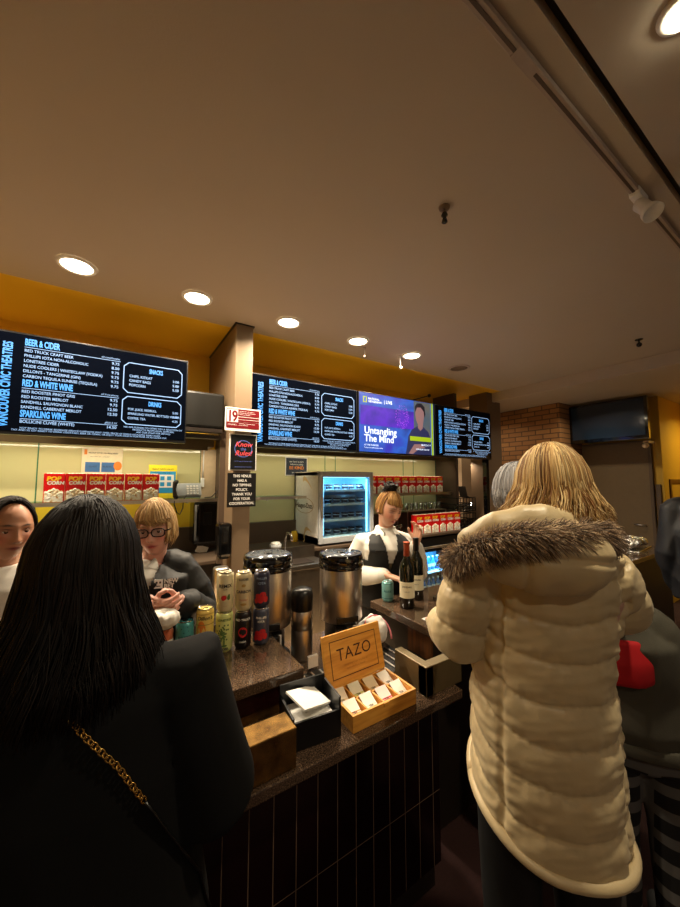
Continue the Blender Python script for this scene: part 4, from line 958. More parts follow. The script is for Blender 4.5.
def skincol(me, heads, tone, lips=(176, 84, 80), browc=(90, 64, 44), extra=None):
    c = coords(me); col = np.tile(np.array(lin(tone)), (len(c), 1))
    for Mh in heads:
        inv = np.array(Mh.inverted()); q = c@inv[:3, :3].T+inv[:3, 3]; x, y, z = q.T; ax = np.abs(x); f = (y < -.045)*1.
        def mixc(w, cc, col): w = np.clip(w, 0, 1)[:, None]; return col*(1-w)+np.array(lin(cc))*w
        col = mixc(f*.45*ga(ax-.042, .02)*ga(z+.025, .022), (214, 110, 96), col)
        col = mixc(f*1.3*ga(x, .019)*ga(z+.0605, .0085)*(ax < .026), lips, col)
        col = mixc(f*.8*ga(x, .021)*ga(z+.0600, .0022), (70, 24, 24), col)
        col = mixc(f*1.2*ga(ax-.030, .016)*ga(z-.0285-.003*(1-np.abs(ax-.03)/.02), .0036), browc, col)
        col = mixc(f*.9*ga(ax-.031, .013)*ga(z-.0145, .0028), (50, 32, 28), col)
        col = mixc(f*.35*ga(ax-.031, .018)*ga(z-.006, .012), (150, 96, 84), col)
        col = mixc(f*.8*ga(ax-.006, .003)*ga(z+.036, .003), (90, 44, 38), col)
    if extra: col = mixc(f*1.4*ga(ax-.031, .014)*ga(z-.001-4*(ax-.031)**2, .0022), (44, 28, 24), col)
    setcol(me, col)
def eyes(parent, Mh, iris='dark', tone=(200, 150, 125)):
    lidm = P('eyelid_skin', [int(q*.86) for q in tone], .5)
    for s in (-1, 1):
        e = G().ball(Mh @ Vector((s*.031, -.0666, .0060)), .0118, 16); o = obj('eye', e, 'white', parent)
        n = Mh.to_3x3() @ Vector((0, -1, 0)); p = Mh @ Vector((s*.031, -.0670, .0052)); a = n.orthogonal().normalized(); b = n.cross(a)
        g = G(); g.add([p+n*.0122]+[p+n*.0108+(a*math.cos(t)+b*math.sin(t))*.0064 for t in np.linspace(0, 2*PI, 14, endpoint=False)], [(0, 1+j, 1+(j+1) % 14) for j in range(14)]); obj('iris', g, iris, o)
        g = G(); Rt = Matrix.Rotation(R(12), 3, 'X'); g.rings([[Mh @ (Vector((s*.031, -.0666, .0060))+Rt @ Vector((math.sin(t)*math.cos(q), math.sin(t)*math.sin(q), math.cos(t)))*.0126) for q in np.linspace(0, 2*PI, 20, endpoint=False)] for t in np.linspace(.1, 1.36, 7)], True); obj('eyelid', g, lidm, parent)
def wr(me, amp, sc=(9, 9, 5), amp2=0, sc2=40):
    c = coords(me); n = normals(me); o = np.empty(len(c))
    for i, p in enumerate(c):
        a = noise.noise(Vector((p[0]*sc[0], p[1]*sc[1], p[2]*sc[2]))); v = (1-abs(a)*2.2)*amp
        if amp2: v += noise.noise(Vector(p)*sc2)*amp2
        o[i] = v
    setco(me, c+n*o[:, None])
def frame(loc, facing): a = math.atan2(facing[0], -facing[1]); return a, Matrix.Translation(loc) @ Matrix.Rotation(a, 4, 'Z')
def build_person(label, loc, facing, s, head, arms, tone, voxel=.006, lips=(176, 84, 80), browc=(90, 64, 44), lean=(0, 0), eye=None, curl=.9, group=None):
    """head: (x,y,z local, yaw, pitch, roll); arms: list of (shoulder, elbow, wrist, D, N, thumbsign, curl)"""
    g = G(); hx, hy, hz, yw, pt, rl = head
    Mh = Matrix.Translation((hx, hy, hz)) @ Matrix.Rotation(R(yw), 4, 'Z') @ Matrix.Rotation(R(pt), 4, 'X') @ Matrix.Rotation(R(rl), 4, 'Y')
    Mh = Mh @ Matrix.Scale(s, 4)
    add_head(g, Mh)
    lx, ly = lean; nb = Vector((lx, ly+.02, 1.40*s)) if True else 0
    nb = Vector((hx*.7+lx*.3, hy*.6+ly*.4+.045*s, hz-.16*s))
    g.tube([nb-Vector((0, -.005, .06*s)), nb, Mh @ Vector((0, .018, -.06))], [.07*s, .052*s, .05*s], 20, round_=True)
    zt = nb.z-.02
    rs = [(.86, .15, .11, 0, 0), (.92, .165, .115, 0, 0), (1.0, .15, .10, .2, .2), (1.1, .13, .09, .5, .5), (1.2, .15, .10, .75, .75), (1.3, .165, .10, 1, 1), (1.36, .15, .085, 1, 1), (1.40, .09, .065, 1, 1), (1.43, .05, .05, 1, 1)]
    k = zt/(1.41)
    g.rings([ell(z*k, rx*s, ry*s, nb.x*a, (nb.y-.02)*b) for z, rx, ry, a, b in rs])
    for sd in (-1, 1):
        g.tube([(sd*.085*s, 0, .88*k), (sd*.09*s, -.005, .48*s), (sd*.09*s, .01, .09*s)], [.085*s, .055*s, .038*s], 16, round_=True)
        g.tube([(sd*.09*s, .03, .035), (sd*.09*s, -.08, .035), (sd*.095*s, -.15, .03)], [.034, .036, .028], 12, round_=True)
    for A in arms:
        sh, el, wri = map(Vector, A[:3]); g.tube([sh, (sh+el)/2, el, (el+wri)/2, wri], [.05*s, .045*s, .038*s, .036*s, .026*s], 16, round_=True)
        if len(A) > 3: add_hand(g, wri, A[3], A[4], A[5], A[6] if len(A) > 6 else curl, sc=s*.98)
    me = fuse(g, voxel, 2, 'person'); skincol(me, [Mh], tone, lips, browc, extra=eye is None)
    a, Fm = frame(loc, facing)
    o = obj('person', me, 'skin'); o.location = loc; o.rotation_euler = (0, 0, a); tag(o, label, 'person', group)
    if eye: eyes(o, Mh, eye, tone)
    return o, Mh, nb, k
def garment(parent, name, rings_, sleeves, mat, voxel=.008, amp=.006, extra=None, smooth=3, sc=(9, 9, 5)):
    g = G()
    if rings_: g.rings([ell(*r) for r in rings_])
    for pts, rad in sleeves: g.tube(pts, rad, 24, round_=True)
    if extra: extra(g)
    me = fuse(g, voxel, smooth, name)
    if amp: wr(me, amp, sc)
    return obj(name, me, mat, parent)
def trousers(parent, s, k, mat, top=.98):
    g = G(); g.rings([ell(z*k, rx*s, ry*s) for z, rx, ry in ((.80, .165, .125), (.88, .178, .135), (top, .165, .125))])
    for sd in (-1, 1): g.tube([(sd*.085*s, 0, .86*k), (sd*.092*s, -.005, .48*s), (sd*.092*s, .01, .10*s)], [.098*s, .075*s, .062*s], 20)
    me = fuse(g, .012, 2, 'trousers'); wr(me, .004); t = obj('trousers', me, mat, parent)
    for sd in (-1, 1):
        gg = G().tube([(sd*.09*s, .035, .042), (sd*.09*s, -.08, .042), (sd*.095*s, -.155, .036)], [.04, .042, .036], 14, round_=True); q = fuse(gg, .008, 1, 'shoe'); c = coords(q); c[:, 2] = np.maximum(c[:, 2], .0); setco(q, c); obj('shoe', q, 'matt', parent)
    return t
def lerp(a, b, n): a, b = Vector(a), Vector(b); return [a+(b-a)*i/n for i in range(n+1)]
M['coatblk'] = P('black_wool', (8, 8, 9), .9, noi=(60, .3), spec=.2); M['jkt'] = P('black_jacket', (6, 6, 7), .62, noi=(40, .2)); M['shirt'] = P('white_cotton', (222, 218, 208), .75)
M['vest'] = P('black_vest', (9, 9, 10), .75); M['tie'] = P('black_tie', (12, 12, 14), .6); M['puff'] = P('beige_nylon', (210, 190, 148), .42, noi=(3, .06), bump=(40, .12), sheen=.1)
M['sweat'] = P('grey_sweatshirt', (78, 75, 64), .9, bump=(300, .1)); M['redv'] = P('red_fabric', (186, 12, 22), .8); M['navyj'] = P('dark_navy_jacket', (12, 13, 19), .6); M['jean'] = P('blue_denim', (36, 46, 66), .85)
M['plaid'] = brick_mat('grey_plaid', (20, 19, 20), (16, 15, 16), (96, 94, 92), .10, .085, .019, .9, 0, 'XZ', 0)
M['eyeb'] = P('brown_iris', (44, 28, 20), .2)

def shell(me, th):
    n = len(me.vertices); c = coords(me); nn = normals(me); F = [tuple(p.vertices) for p in me.polygons]; ed = {}
    for f in F:
        for a_, b_ in zip(f, f[1:]+f[:1]): ed[(a_, b_)] = 1
    bd = [(a_, b_) for (a_, b_) in ed if (b_, a_) not in ed]
    m2 = bpy.data.meshes.new(me.name); m2.from_pydata([tuple(p) for p in c]+[tuple(p) for p in c-nn*th], [], F+[tuple(i+n for i in f[::-1]) for f in F]+[(b_, a_, a_+n, b_+n) for a_, b_ in bd]); m2.update()
    m2.polygons.foreach_set('use_smooth', [True]*len(m2.polygons)); return m2
# ---- person at the far left, behind the counter (dark tied hair)
loc = (-.375, 1.945, 0); f = (.30, -.95); s = .96
o, Mh, nb, k = build_person('bar worker with dark tied-back hair at the left edge, turned to the front', loc, f, s, (.0, -.10, 1.425, 8, 4, 2), [((-.17, 0, 1.24), (-.23, -.03, .98), (-.16, -.22, .95), (.2, -1, 0), (0, 0, -1), -1), ((.17, 0, 1.24), (.23, -.03, .98), (.16, -.22, .95), (-.2, -1, 0), (0, 0, -1), 1)], (186, 134, 104), .0035, (150, 76, 70), (34, 22, 18), (0, -.03), 'eyeb')
hair(o, Mh, 520, [(16, 12, 11), (26, 20, 17), (36, 28, 24)], -.02, (.95, 2*PI-.95), .003, 0, .001, rad=(.079, .097, .119), tuck=.03)
obj('hair_bun', G().ball(Mh @ Vector((0, .125, -.01)), (.035, .03, .035), 16), P('dark_bun', (18, 14, 12), .5, noi=(60, .5)), o)
garment(o, 'shirt', [(.82, .19, .14), (1.0, .165, .125), (1.1, .165, .125, 0, -.01), (1.2, .185, .13, 0, -.03), (1.25, .165, .10, 0, -.035), (1.285, .08, .07, 0, -.04)], [([(-.16, -.02, 1.21), (-.23, -.03, .98), (-.165, -.2, .95)], [.068, .058, .045]), ([(.16, -.02, 1.21), (.23, -.03, .98), (.165, -.2, .95)], [.068, .058, .045])], 'shirt', .008, .004)
trousers(o, s, k, 'vest')

# ---- person with glasses
loc = (.13, 1.86, 0); f = (-.26, -.96); s = .95
def wl(loc, f, p): a, Fm = frame(loc, f); return Fm.inverted() @ Vector(p)
hp = wl(loc, f, (.150, 1.735, 1.405)); hd = wl(loc, f, (.172, 1.50, 1.135))
wR = hd+Vector((-.05, .05, -.005)); wL = hd+Vector((.06, .05, .0))
arms = [((-.165, -.02, 1.215), (-.25, -.04, 1.0), tuple(wR), (.75, -.65, .05), (.5, .3, .3), 1, 1.5), ((.165, -.02, 1.215), (.25, -.04, 1.0), tuple(wL), (-.8, -.55, .0), (-.3, .5, .2), -1, 1.4)]
o, Mh, nb, k = build_person('bar worker with blond fringe, glasses, black jacket and tie, hands clasped', loc, f, s, (hp.x, hp.y, hp.z, -2, 6, -3), arms, (214, 160, 142), .0032, (190, 80, 86), (150, 110, 80), (0, -.06), 'eyeb')
P3 = o
hair(o, Mh, 1100, [(150, 112, 70), (196, 160, 108), (222, 192, 142), (176, 138, 90)], lambda az: -.045, (.85, 2*PI-.85), .0028, .0, .002, rad=(.083, .100, .124), bangs=(.35, .034), tuck=.012, capt=.7)
g = G()
for sd in (-1, 1):
    pts = [Mh @ Vector((sd*.033+.026*math.copysign(abs(math.cos(t))**.7, math.cos(t)), -.094, .004+.018*math.copysign(abs(math.sin(t))**.7, math.sin(t)))) for t in np.linspace(0, 2*PI, 25)]
    g.tube(pts, .0024, 6); g.tube([Mh @ Vector((sd*.059, -.093, .010)), Mh @ Vector((sd*.074, -.07, .010)), Mh @ Vector((sd*.078, .0, .006))], .0024, 6)
g.tube([Mh @ Vector((-.008, -.095, .006)), Mh @ Vector((.008, -.095, .006))], .0024, 6)
M['specs'] = P('dark_red_frame', (40, 16, 18), .25); gl = obj('glasses', g, 'specs', o)
g = G()
for sd in (-1, 1): g.add([Mh @ Vector((sd*.033+.0255*math.cos(t), -.0935, .004+.0175*math.sin(t))) for t in np.linspace(0, 2*PI, 20, endpoint=False)], [tuple(range(20))], False)
obj('lens', g, 'glass', gl)
ny, nz = nb.y, nb.z
def tor(z, rx, ry, cy=0, cx=0): return (z, rx, ry, cx, cy)
garment(o, 'shirt', [tor(.85, .17, .12), tor(1.05, .165, .12, -.03), tor(1.15, .17, .12, -.045), tor(nz-.05, .13, .09, ny-.03), tor(nz-.01, .08, .072, ny-.01), tor(nz+.02, .066, .066, ny)], [], 'shirt', .007, .002)
g = G()
for sd in (-1, 1): g.rings([[Vector(p) for p in q] for q in ([(sd*.005, ny-.085, nz-.015), (sd*.055, ny-.06, nz+.03), (sd*.06, ny-.055, nz+.025), (sd*.01, ny-.092, nz-.02)], [(sd*.02, ny-.105, nz-.075), (sd*.075, ny-.08, nz-.03), (sd*.08, ny-.075, nz-.035), (sd*.022, ny-.11, nz-.08)])])
obj('collar', g, 'shirt', o)
g = G().ball((0, ny-.10, nz-.03), (.02, .015, .018), 12); g.rings([[Vector((sx*w, y+sy, z)) for sx, sy in ((-1, 0), (1, 0), (1, .012), (-1, .012))] for w, y, z in ((.012, ny-.11, nz-.04), (.024, ny-.128, nz-.14), (.032, -.155, .99), (.004, -.15, .95))])
obj('tie', g, 'tie', o)
def jacket(parent, nz, ny, arms, mat, V=(.07, .22), bottom=.82, w=1.0, amp=.008, vox=.007, arm=(.078, .07, .055), name='jacket'):
    """closed body minus a V opening at the front"""
    g = G(); g.rings([ell(z, rx*w, ry*w, 0, cy) for z, rx, ry, cy in ((bottom, .205, .155, 0), (1.0, .20, .15, -.02), (1.12, .20, .148, -.04), (nz-.06, .185, .125, ny-.03), (nz-.025, .12, .095, ny-.012), (nz+.005, .083, .078, ny))])
    for A in arms:
        sh, el, wri = map(Vector, A[:3]); g.tube([Vector((sh.x*.45, ny*.7, max(sh.z+.015, nz-.045))), Vector((sh.x*.85, sh.y, sh.z+.005)), (sh+el)/2, el, (el+wri)/2, wri], [arm[0]*.9, arm[0], arm[0]*.97, arm[1], arm[1]*.9, arm[2]], 24, round_=True)
    me = fuse(g, vox, 3, name); wr(me, amp, (8, 8, 7), .001, 60)
    bm = bmesh.new(); bm.from_mesh(me); dl = []
    for fc in bm.faces:
        c = fc.calc_center_median(); t = (c.z-(nz-V[1]))/V[1]
        if (t > 0 and abs(c.x) < V[0]*min(t, 1.1)+.004 and c.y < ny-.02) or (c.z > nz-.004 and abs(c.x) < .085): dl.append(fc)
    bmesh.ops.delete(bm, geom=dl, context='FACES')
    bm.to_mesh(me); bm.free(); me.update(); me = shell(me, .004); return obj(name, me, mat, parent)
cut = [(A[0], A[1], tuple(Vector(A[1])*.12+Vector(A[2])*.88)) for A in arms]
j = jacket(o, nz, ny, cut, 'jkt', (.075, .24))
c = coords(j.data); 
def front_at(me, x, z, dy=-.003):
    c = coords(me); m = (np.abs(c[:, 0]-x) < .012) & (np.abs(c[:, 2]-z) < .012); return float(c[m][:, 1].min())+dy if m.any() else -.16
lx, lz = .072, 1.172; by = front_at(j.data, lx+.03, lz+.02, -.004)
bd = obj('badge', G().box(lx, lx+.032, by-.001, by+.002, lz, lz+.036), 'white', j)
lettering('wording', [('NEW', lx+.037, lz+.020, .023, dict(bold=.03)), ('BET', lx+.037, lz, .023, dict(bold=.03))], 'white', j, by-.001)
obj('badge_mark', G().box(lx+.006, lx+.013, by-.002, by-.001, lz+.02, lz+.028).box(lx+.019, lx+.026, by-.002, by-.001, lz+.02, lz+.028).box(lx+.008, lx+.024, by-.002, by-.001, lz+.008, lz+.011), 'black', bd)
trousers(o, s, k, 'vest')
a, Fm = frame(loc, f); g = G()
g.ball(hd+Vector((.0, -.03, -.03)), (.055, .045, .03), 20); me = fuse(g, .005, 2, 'cloth'); wr(me, .008, (30, 30, 30))
q = tag(obj('cleaning_cloth', me, 'shirt'), 'crumpled white cloth held in the clasped hands of the worker with glasses', 'cloth'); q.matrix_world = Fm

# ---- bartender in white shirt and black vest
loc = (1.56, 1.86, 0); f = (-.42, -.91); s = .96
hp = wl(loc, f, (1.53, 1.77, 1.425)); h1 = wl(loc, f, (1.60, 1.60, 1.225)); h2 = wl(loc, f, (1.43, 1.62, 1.04))
arms = [((-.15, -.02, 1.20), (-.235, .02, .97), (h2.x-.03, h2.y+.03, h2.z), (.75, -.5, -.2), (.1, -.2, -1), 1, .8), ((.15, -.02, 1.20), (.235, -.02, .99), (h1.x, h1.y, h1.z-.0), (.15, -.15, 1), (-.8, -.4, 0), -1, 1.0)]
o, Mh, nb, k = build_person('bartender in white shirt and black vest looking down behind the wine bottles', loc, f, s, (hp.x, hp.y, hp.z, 20, 15, 4), arms, (214, 164, 138), .0032, (186, 90, 86), (80, 56, 40), (0, -.02), None)
hair(o, Mh, 700, [(150, 104, 60), (196, 150, 92), (214, 172, 110), (120, 80, 46)], lambda az: -.015, (1.25, 2*PI-1.25), .0026, .0, .001, rad=(.078, .096, .119), bangs=(.45, .036), tuck=.02, capt=.62)
g = G(); cols = []
for i in range(90):
    a0 = rng.uniform(0, 6.28); r0 = rng.uniform(.02, .052); hz = rng.uniform(.10, .17); tl = rng.uniform(-.5, .5)
    pts = [Mh @ Vector((r0*math.cos(a0+t), .035+r0*math.sin(a0+t), hz+.012*math.sin(t*2+tl))) for t in np.linspace(0, 2.6, 8)]; g.tube(pts, [.003]*8, 5, .7)
g.ball(Mh @ Vector((0, .035, .135)), (.044, .044, .040), 16)
me = g.mesh('hair_bun'); setcol(me, np.tile(np.array(lin((26, 18, 15))), (len(me.vertices), 1))); obj('hair_bun', me, 'hair', o)
ny, nz = nb.y, nb.z
cut = [(A[0], A[1], tuple(Vector(A[1])*.1+Vector(A[2])*.9)) for A in arms]
sl = [([Vector((A[0][0]*.5, nb.y*.7, nb.z-.05)), Vector(A[0]), (Vector(A[0])+Vector(A[1]))/2, Vector(A[1]), (Vector(A[1])+Vector(A[2]))/2, Vector(A[2])], [.05, .066, .072, .066, .058, .040]) for A in cut]
garment(o, 'shirt', [tor(.85, .165, .12), tor(1.05, .15, .115, -.01), tor(1.17, .165, .12, ny-.04), tor(nz-.06, .16, .105, ny-.025), tor(nz-.02, .09, .08, ny-.01), tor(nz+.015, .066, .068, ny), tor(nz+.035, .062, .065, ny-.003)], sl, 'shirt', .007, .006)
# vest
g = G(); g.rings([ell(z, rx, ry, 0, cy, 48) for z, rx, ry, cy in ((.80, .185, .14, 0), (.95, .165, .13, -.005), (1.05, .158, .125, -.012), (1.17, .174, .132, ny-.04), (nz-.06, .168, .117, ny-.025), (nz-.02, .10, .09, ny-.01), (nz+.0, .076, .078, ny))])
me = fuse(g, .007, 2, 'vest'); bm = bmesh.new(); bm.from_mesh(me); dl = []
for fc in bm.faces:
    c = fc.calc_center_median(); t = (c.z-(nz-.23))/.23
    if (t > 0 and abs(c.x) < .056*min(t, 1.1)+.003 and c.y < ny-.02) or c.z > nz-.012 or (c.z > 1.10 and abs(c.x) > .138-.05*max(0, (c.z-1.2))/.1): dl.append(fc)
bmesh.ops.delete(bm, geom=dl, context='FACES'); bm.to_mesh(me); bm.free(); me.update(); me = shell(me, -.006)
v = obj('vest', me, 'vest', o); by = front_at(me, -.08, 1.17)
obj('name_tag', G().box(-.11, -.055, by-.003, by+.002, 1.165, 1.18, .001), 'grey', v)
g = G()
for z in (.90, .96, 1.02): g.ball((.0, front_at(me, 0, z), z), (.006, .003, .006), 10)
obj('button', g, 'dark', v)
g = G()
for sd in (-1, 1): g.rings([[Vector(p) for p in q] for q in ([(sd*.004, ny-.083, nz-.015), (sd*.055, ny-.05, nz+.038), (sd*.06, ny-.045, nz+.033), (sd*.01, ny-.09, nz-.02)], [(sd*.03, ny-.105, nz-.06), (sd*.08, ny-.075, nz-.01), (sd*.083, ny-.07, nz-.015), (sd*.032, ny-.11, nz-.065)])])
obj('collar', g, 'shirt', o)
g = G().rings([[Vector((sx*w, y+sy, z)) for sx, sy in ((-1, 0), (1, 0), (1, .01), (-1, .01))] for w, y, z in ((.012, ny-.10, nz-.03), (.02, ny-.118, nz-.12), (.024, ny-.125, nz-.2), (.02, ny-.11, nz-.24))]); obj('tie', g, 'olive', o)
trousers(o, s, k, 'vest')

# ---- grey haired customer half hidden behind the blonde woman
loc = (1.62, .95, 0); f = (.25, .97); s = .98
hp = wl(loc, f, (1.555, .915, 1.565))
o, Mh, nb, k = build_person('grey-haired customer almost hidden behind the blonde hair, facing the bar', loc, f, s, (hp.x, hp.y, 1.565, 0, 0, 0), [((-.16, 0, 1.3), (-.22, 0, 1.05), (-.14, -.2, 1.02)), ((.16, 0, 1.3), (.22, 0, 1.05), (.14, -.2, 1.02))], (200, 150, 130), .008)
hair(o, Mh, 700, [(96, 96, 100), (150, 150, 154), (190, 190, 192)], -.06, (.9, 2*PI-.9), .003, .0, .004, rad=(.09, .105, .125), tuck=.01)
garment(o, 'coat', [(.6, .2, .16), (1.0, .19, .15), (1.25, .19, .13), (1.36, .15, .1), (1.42, .08, .08)], [([(-.16, 0, 1.3), (-.23, 0, 1.05), (-.15, -.18, 1.02)], [.075, .065, .05]), ([(.16, 0, 1.3), (.23, 0, 1.05), (.15, -.18, 1.02)], [.075, .065, .05])], 'navyj', .012, .004)
trousers(o, s, k, 'vest')

# ---- short customer in grey sweatshirt and checked trousers
loc = (1.60, .52, 0); f = (.80, .60); s = .86
hp = wl(loc, f, (1.45, .59, 1.29))
sh = [wl(loc, f, (1.56, .46, 1.11)), wl(loc, f, (1.50, .68, 1.11))]
eR = wl(loc, f, (1.655, .395, .91)); eL = Vector((-eR.x, eR.y, eR.z))
arms = [(tuple(sh[0]), tuple(eR), tuple(eR+Vector((.04, -.2, -.02)))), (tuple(sh[1]), tuple(Vector((-.0, 0, 0))+wl(loc, f, (1.5, .75, .92))), tuple(wl(loc, f, (1.62, .85, .93))))]
o, Mh, nb, k = build_person('short customer in grey sweatshirt, red vest and checked trousers, hidden behind the beige coat', loc, f, s, (hp.x, hp.y, 1.30, 0, 15, 0), arms, (196, 150, 130), .008)
hair(o, Mh, 300, [(60, 44, 34), (80, 58, 44)], -.12, (.9, 2*PI-.9), .004, .0, .004)
def ex(g): g.rings([ell(.745, .185, .15, 0, 0), ell(.79, .18, .145, 0, 0)])
sw = garment(o, 'sweatshirt', [(.75, .17, .135), (.80, .185, .155, nb.x*.1, 0), (.90, .18, .14, nb.x*.3, nb.y*.2), (1.0, .18, .13, nb.x*.7, nb.y*.6), (1.08, .175, .12, nb.x*.9, nb.y*.9), (nb.z-.05, .13, .095, nb.x, nb.y), (nb.z+.0, .08, .08, nb.x, nb.y)], [([Vector(A[0]), (Vector(A[0])+Vector(A[1]))/2, Vector(A[1]), Vector(A[2])], [.068, .072, .078, .05]) for A in arms], 'sweat', .008, .010, sc=(7, 7, 4))
obj('hem_band', G().rings([ell(z, r_, r_*.82) for z, r_ in ((.715, .176), (.72, .18), (.755, .182), (.76, .176))]), 'sweat', o)
garment(o, 'vest', [(.97, .13, .125, nb.x*.6+.05, nb.y*.5+.05), (1.04, .15, .14, nb.x*.8+.04, nb.y*.6+.03), (nb.z-.06, .12, .11, nb.x+.02, nb.y+.01)], [], 'redv', .01, .003)
trousers(o, s, k, 'plaid', .93)

# ---- man at the right edge
loc = (3.20, .57, 0); f = (.9, .2); s = 1.05
o, Mh, nb, k = build_person('person in dark jacket and jeans seen from behind at the right edge', loc, f, s, (-.10, -.03, 1.68, 10, 4, 0), [((-.19, 0, 1.43), (-.23, .03, 1.15), (-.2, -.16, .95)), ((.19, 0, 1.43), (.22, .03, 1.15), (.2, -.05, .93))], (196, 150, 130), .008)
hair(o, Mh, 500, [(60, 56, 54), (96, 92, 90), (120, 116, 112)], -.07, (1.1, 2*PI-1.1), .003, 0, .002, tuck=.02)
garment(o, 'jacket', [(.86, .22, .17), (1.1, .215, .165), (1.3, .225, .16), (1.45, .18, .125), (1.50, .10, .09), (1.53, .09, .085)], [([(-.17, 0, 1.42), (-.235, .03, 1.14), (-.2, -.14, .97)], [.085, .075, .06]), ([(.17, 0, 1.42), (.225, .03, 1.14), (.2, -.04, .93)], [.085, .075, .06])], 'navyj', .01, .010)
trousers(o, s, k, 'jean')

# ---- blonde customer in the long beige quilted coat
loc = (1.055, .57, 0); f = (.72, .69); s = 1.02; A2, F2 = frame(loc, f)
hp = wl(loc, f, (1.066, .52, 1.592))
eL = wl(loc, f, (.872, .70, 1.165)); wL_ = wl(loc, f, (1.10, .97, 1.06)); eR = wl(loc, f, (1.225, .43, 1.265)); wR_ = wl(loc, f, (1.50, .60, 1.16))
sL = wl(loc, f, (.905, .655, 1.375)); sR = wl(loc, f, (1.145, .435, 1.355))
arms = [(tuple(sR), tuple(eR), tuple(wR_), (0.2, -1, 0), (0, 0, -1), -1), (tuple(sL), tuple(eL), tuple(wL_), (-.1, -1, 0), (0, 0, -1), 1)]
o, Mh, nb, k = build_person('blonde customer in a long beige quilted coat with a fur-trimmed hood, seen from behind', loc, f, s, (hp.x, hp.y, hp.z, 0, 4, 0), arms, (214, 170, 150), .006)
def drp(p, s_):
    return p
hair(o, Mh, 4000, [(120, 86, 54), (184, 146, 92), (226, 192, 130), (244, 220, 166), (150, 108, 66)], -.082, (.95, 2*PI-.95), .0017, .026, .005, rad=(.086, .102, .117), clump=16)
# coat
def hemz(a):   # a = angle, back is +y; the left front corner of the hem is lifted
    c, s_ = math.cos(a), math.sin(a); return .68+.07*max(0, c)**1.5*1.0+.10*max(0, -s_)
prof = [(0, .19, .18, 0), (.15, .185, .178, 0), (.35, .182, .172, 0), (.55, .170, .16, 0), (.72, .184, .156, .0), (.84, .185, .145, .01), (.92, .18, .13, .015), (.965, .155, .115, .01), (1.0, .10, .095, .0)]
g = G(); rs = []; n = 60; tx, ty = hp.x*.7, hp.y*.4
for fr, rx, ry, cy in prof:
    r = []
    for j in range(n):
        a = 2*PI*j/n; c, s_ = math.cos(a), math.sin(a); z0 = hemz(a); z = z0+(1.47-z0)*fr
        r.append(Vector((tx*fr+.014*math.sin(PI*min(1, fr*1.1))+rx*math.copysign(abs(c)**.85, c), ty*fr+cy+ry*math.copysign(abs(s_)**.85, s_), z)))
    rs.append(r)
g.rings(rs)
AP = [[Vector(p) for p in (A[0], A[1], A[2])] for A in arms]
for P0, P1_, P2_ in AP:
    P2c = P1_*.12+P2_*.88
    g.tube([P0*.85+Vector((0, 0, .2)), P0, (P0+P1_)/2, P1_, (P1_+P2c)/2, P2c], [.07, .084, .084, .078, .070, .058], 28, round_=True)
me = fuse(g, .0052, 5, 'coat'); c = coords(me); nn = normals(me); d = np.zeros(len(c))
for i in range(len(c)):
    p = Vector(c[i]); best = 9; tt = 0
    for (a0, a1, a2) in AP:
        for q0, q1, base in ((a0, a1, 0), (a1, a2, (a1-a0).length)):
            e = q1-q0; t = max(0, min(1, (p-q0).dot(e)/e.length_squared)); dd = (p-(q0+e*t)).length
            if dd < best: best = dd; tt = base+t*e.length
    x = p.x-tx*(p.z-.5); ax = abs(x)
    arm = best < .108 and (ax > .175 or p.y < -.2) and p.z > .98
    wn = noise.noise(Vector((p.x*14, p.y*14, p.z*9)))
    if arm:
        q = tt/.105+.25+wn*.06
    else:
        q = (p.z-.95*min(ax, .2)**2-.55*max(0, ax-.145)+wn*.008)/.098+.15
    sv = abs(math.sin(PI*q)); d[i] = .0155*(sv**.36-.75)
    if not arm:
        vs = math.exp(-((ax-.145)/.007)**2); d[i] -= .010*vs
        cr = math.exp(-((ax-.145)/.05)**2); d[i] += .006*cr*noise.noise(Vector((p.x*18, p.y*18, p.z*55)))
    d[i] += .003*noise.noise(Vector((p.x*26, p.y*26, p.z*16)))+.004*noise.noise(Vector((p.x*60, p.y*60, p.z*24)))*(1-sv)+.0016*noise.noise(Vector((p.x*22+p.z*30, p.y*22, p.z*60)))
setco(me, c+nn*d[:, None]); coat = obj('coat', me, 'puff', o)
gg = G(); gg.tube([rs[0][j]*1.0+Vector((0, 0, .004)) for j in range(n)]+[rs[0][0]+Vector((0, 0, .004))], .014, 10); obj('hem', gg, 'puff', coat)
def L2(p): return wl(loc, f, p)
hc = L2((.895, .46, 1.430)); dv = (L2((.0, .0, 0))-L2((.54, .84, 0))).normalized()
# hood hanging on the back
g = G(); g.ball(hc, (.152, .075, .092), 28, Matrix.Rotation(R(-6), 3, 'Z')); g.tube([L2((.80, .60, 1.46)), L2((.82, .53, 1.50)), L2((.90, .47, 1.515)), L2((.98, .44, 1.505)), L2((1.05, .46, 1.48))], [.035, .045, .045, .045, .035], 16, round_=True)
me = fuse(g, .006, 4, 'hood'); c = coords(me); nn = normals(me); d = np.zeros(len(c))
for i in range(len(c)):
    p = Vector(c[i])-hc; d[i] = .006*noise.noise(Vector((p.x*22, p.y*20, p.z*12)))-.008*math.exp(-((p.z-.01+.5*p.x*p.x)/.008)**2)-.006*math.exp(-((p.x-.05)/.006)**2)*(p.z < 0)
setco(me, c+nn*d[:, None]); obj('hood', me, 'puff', coat)
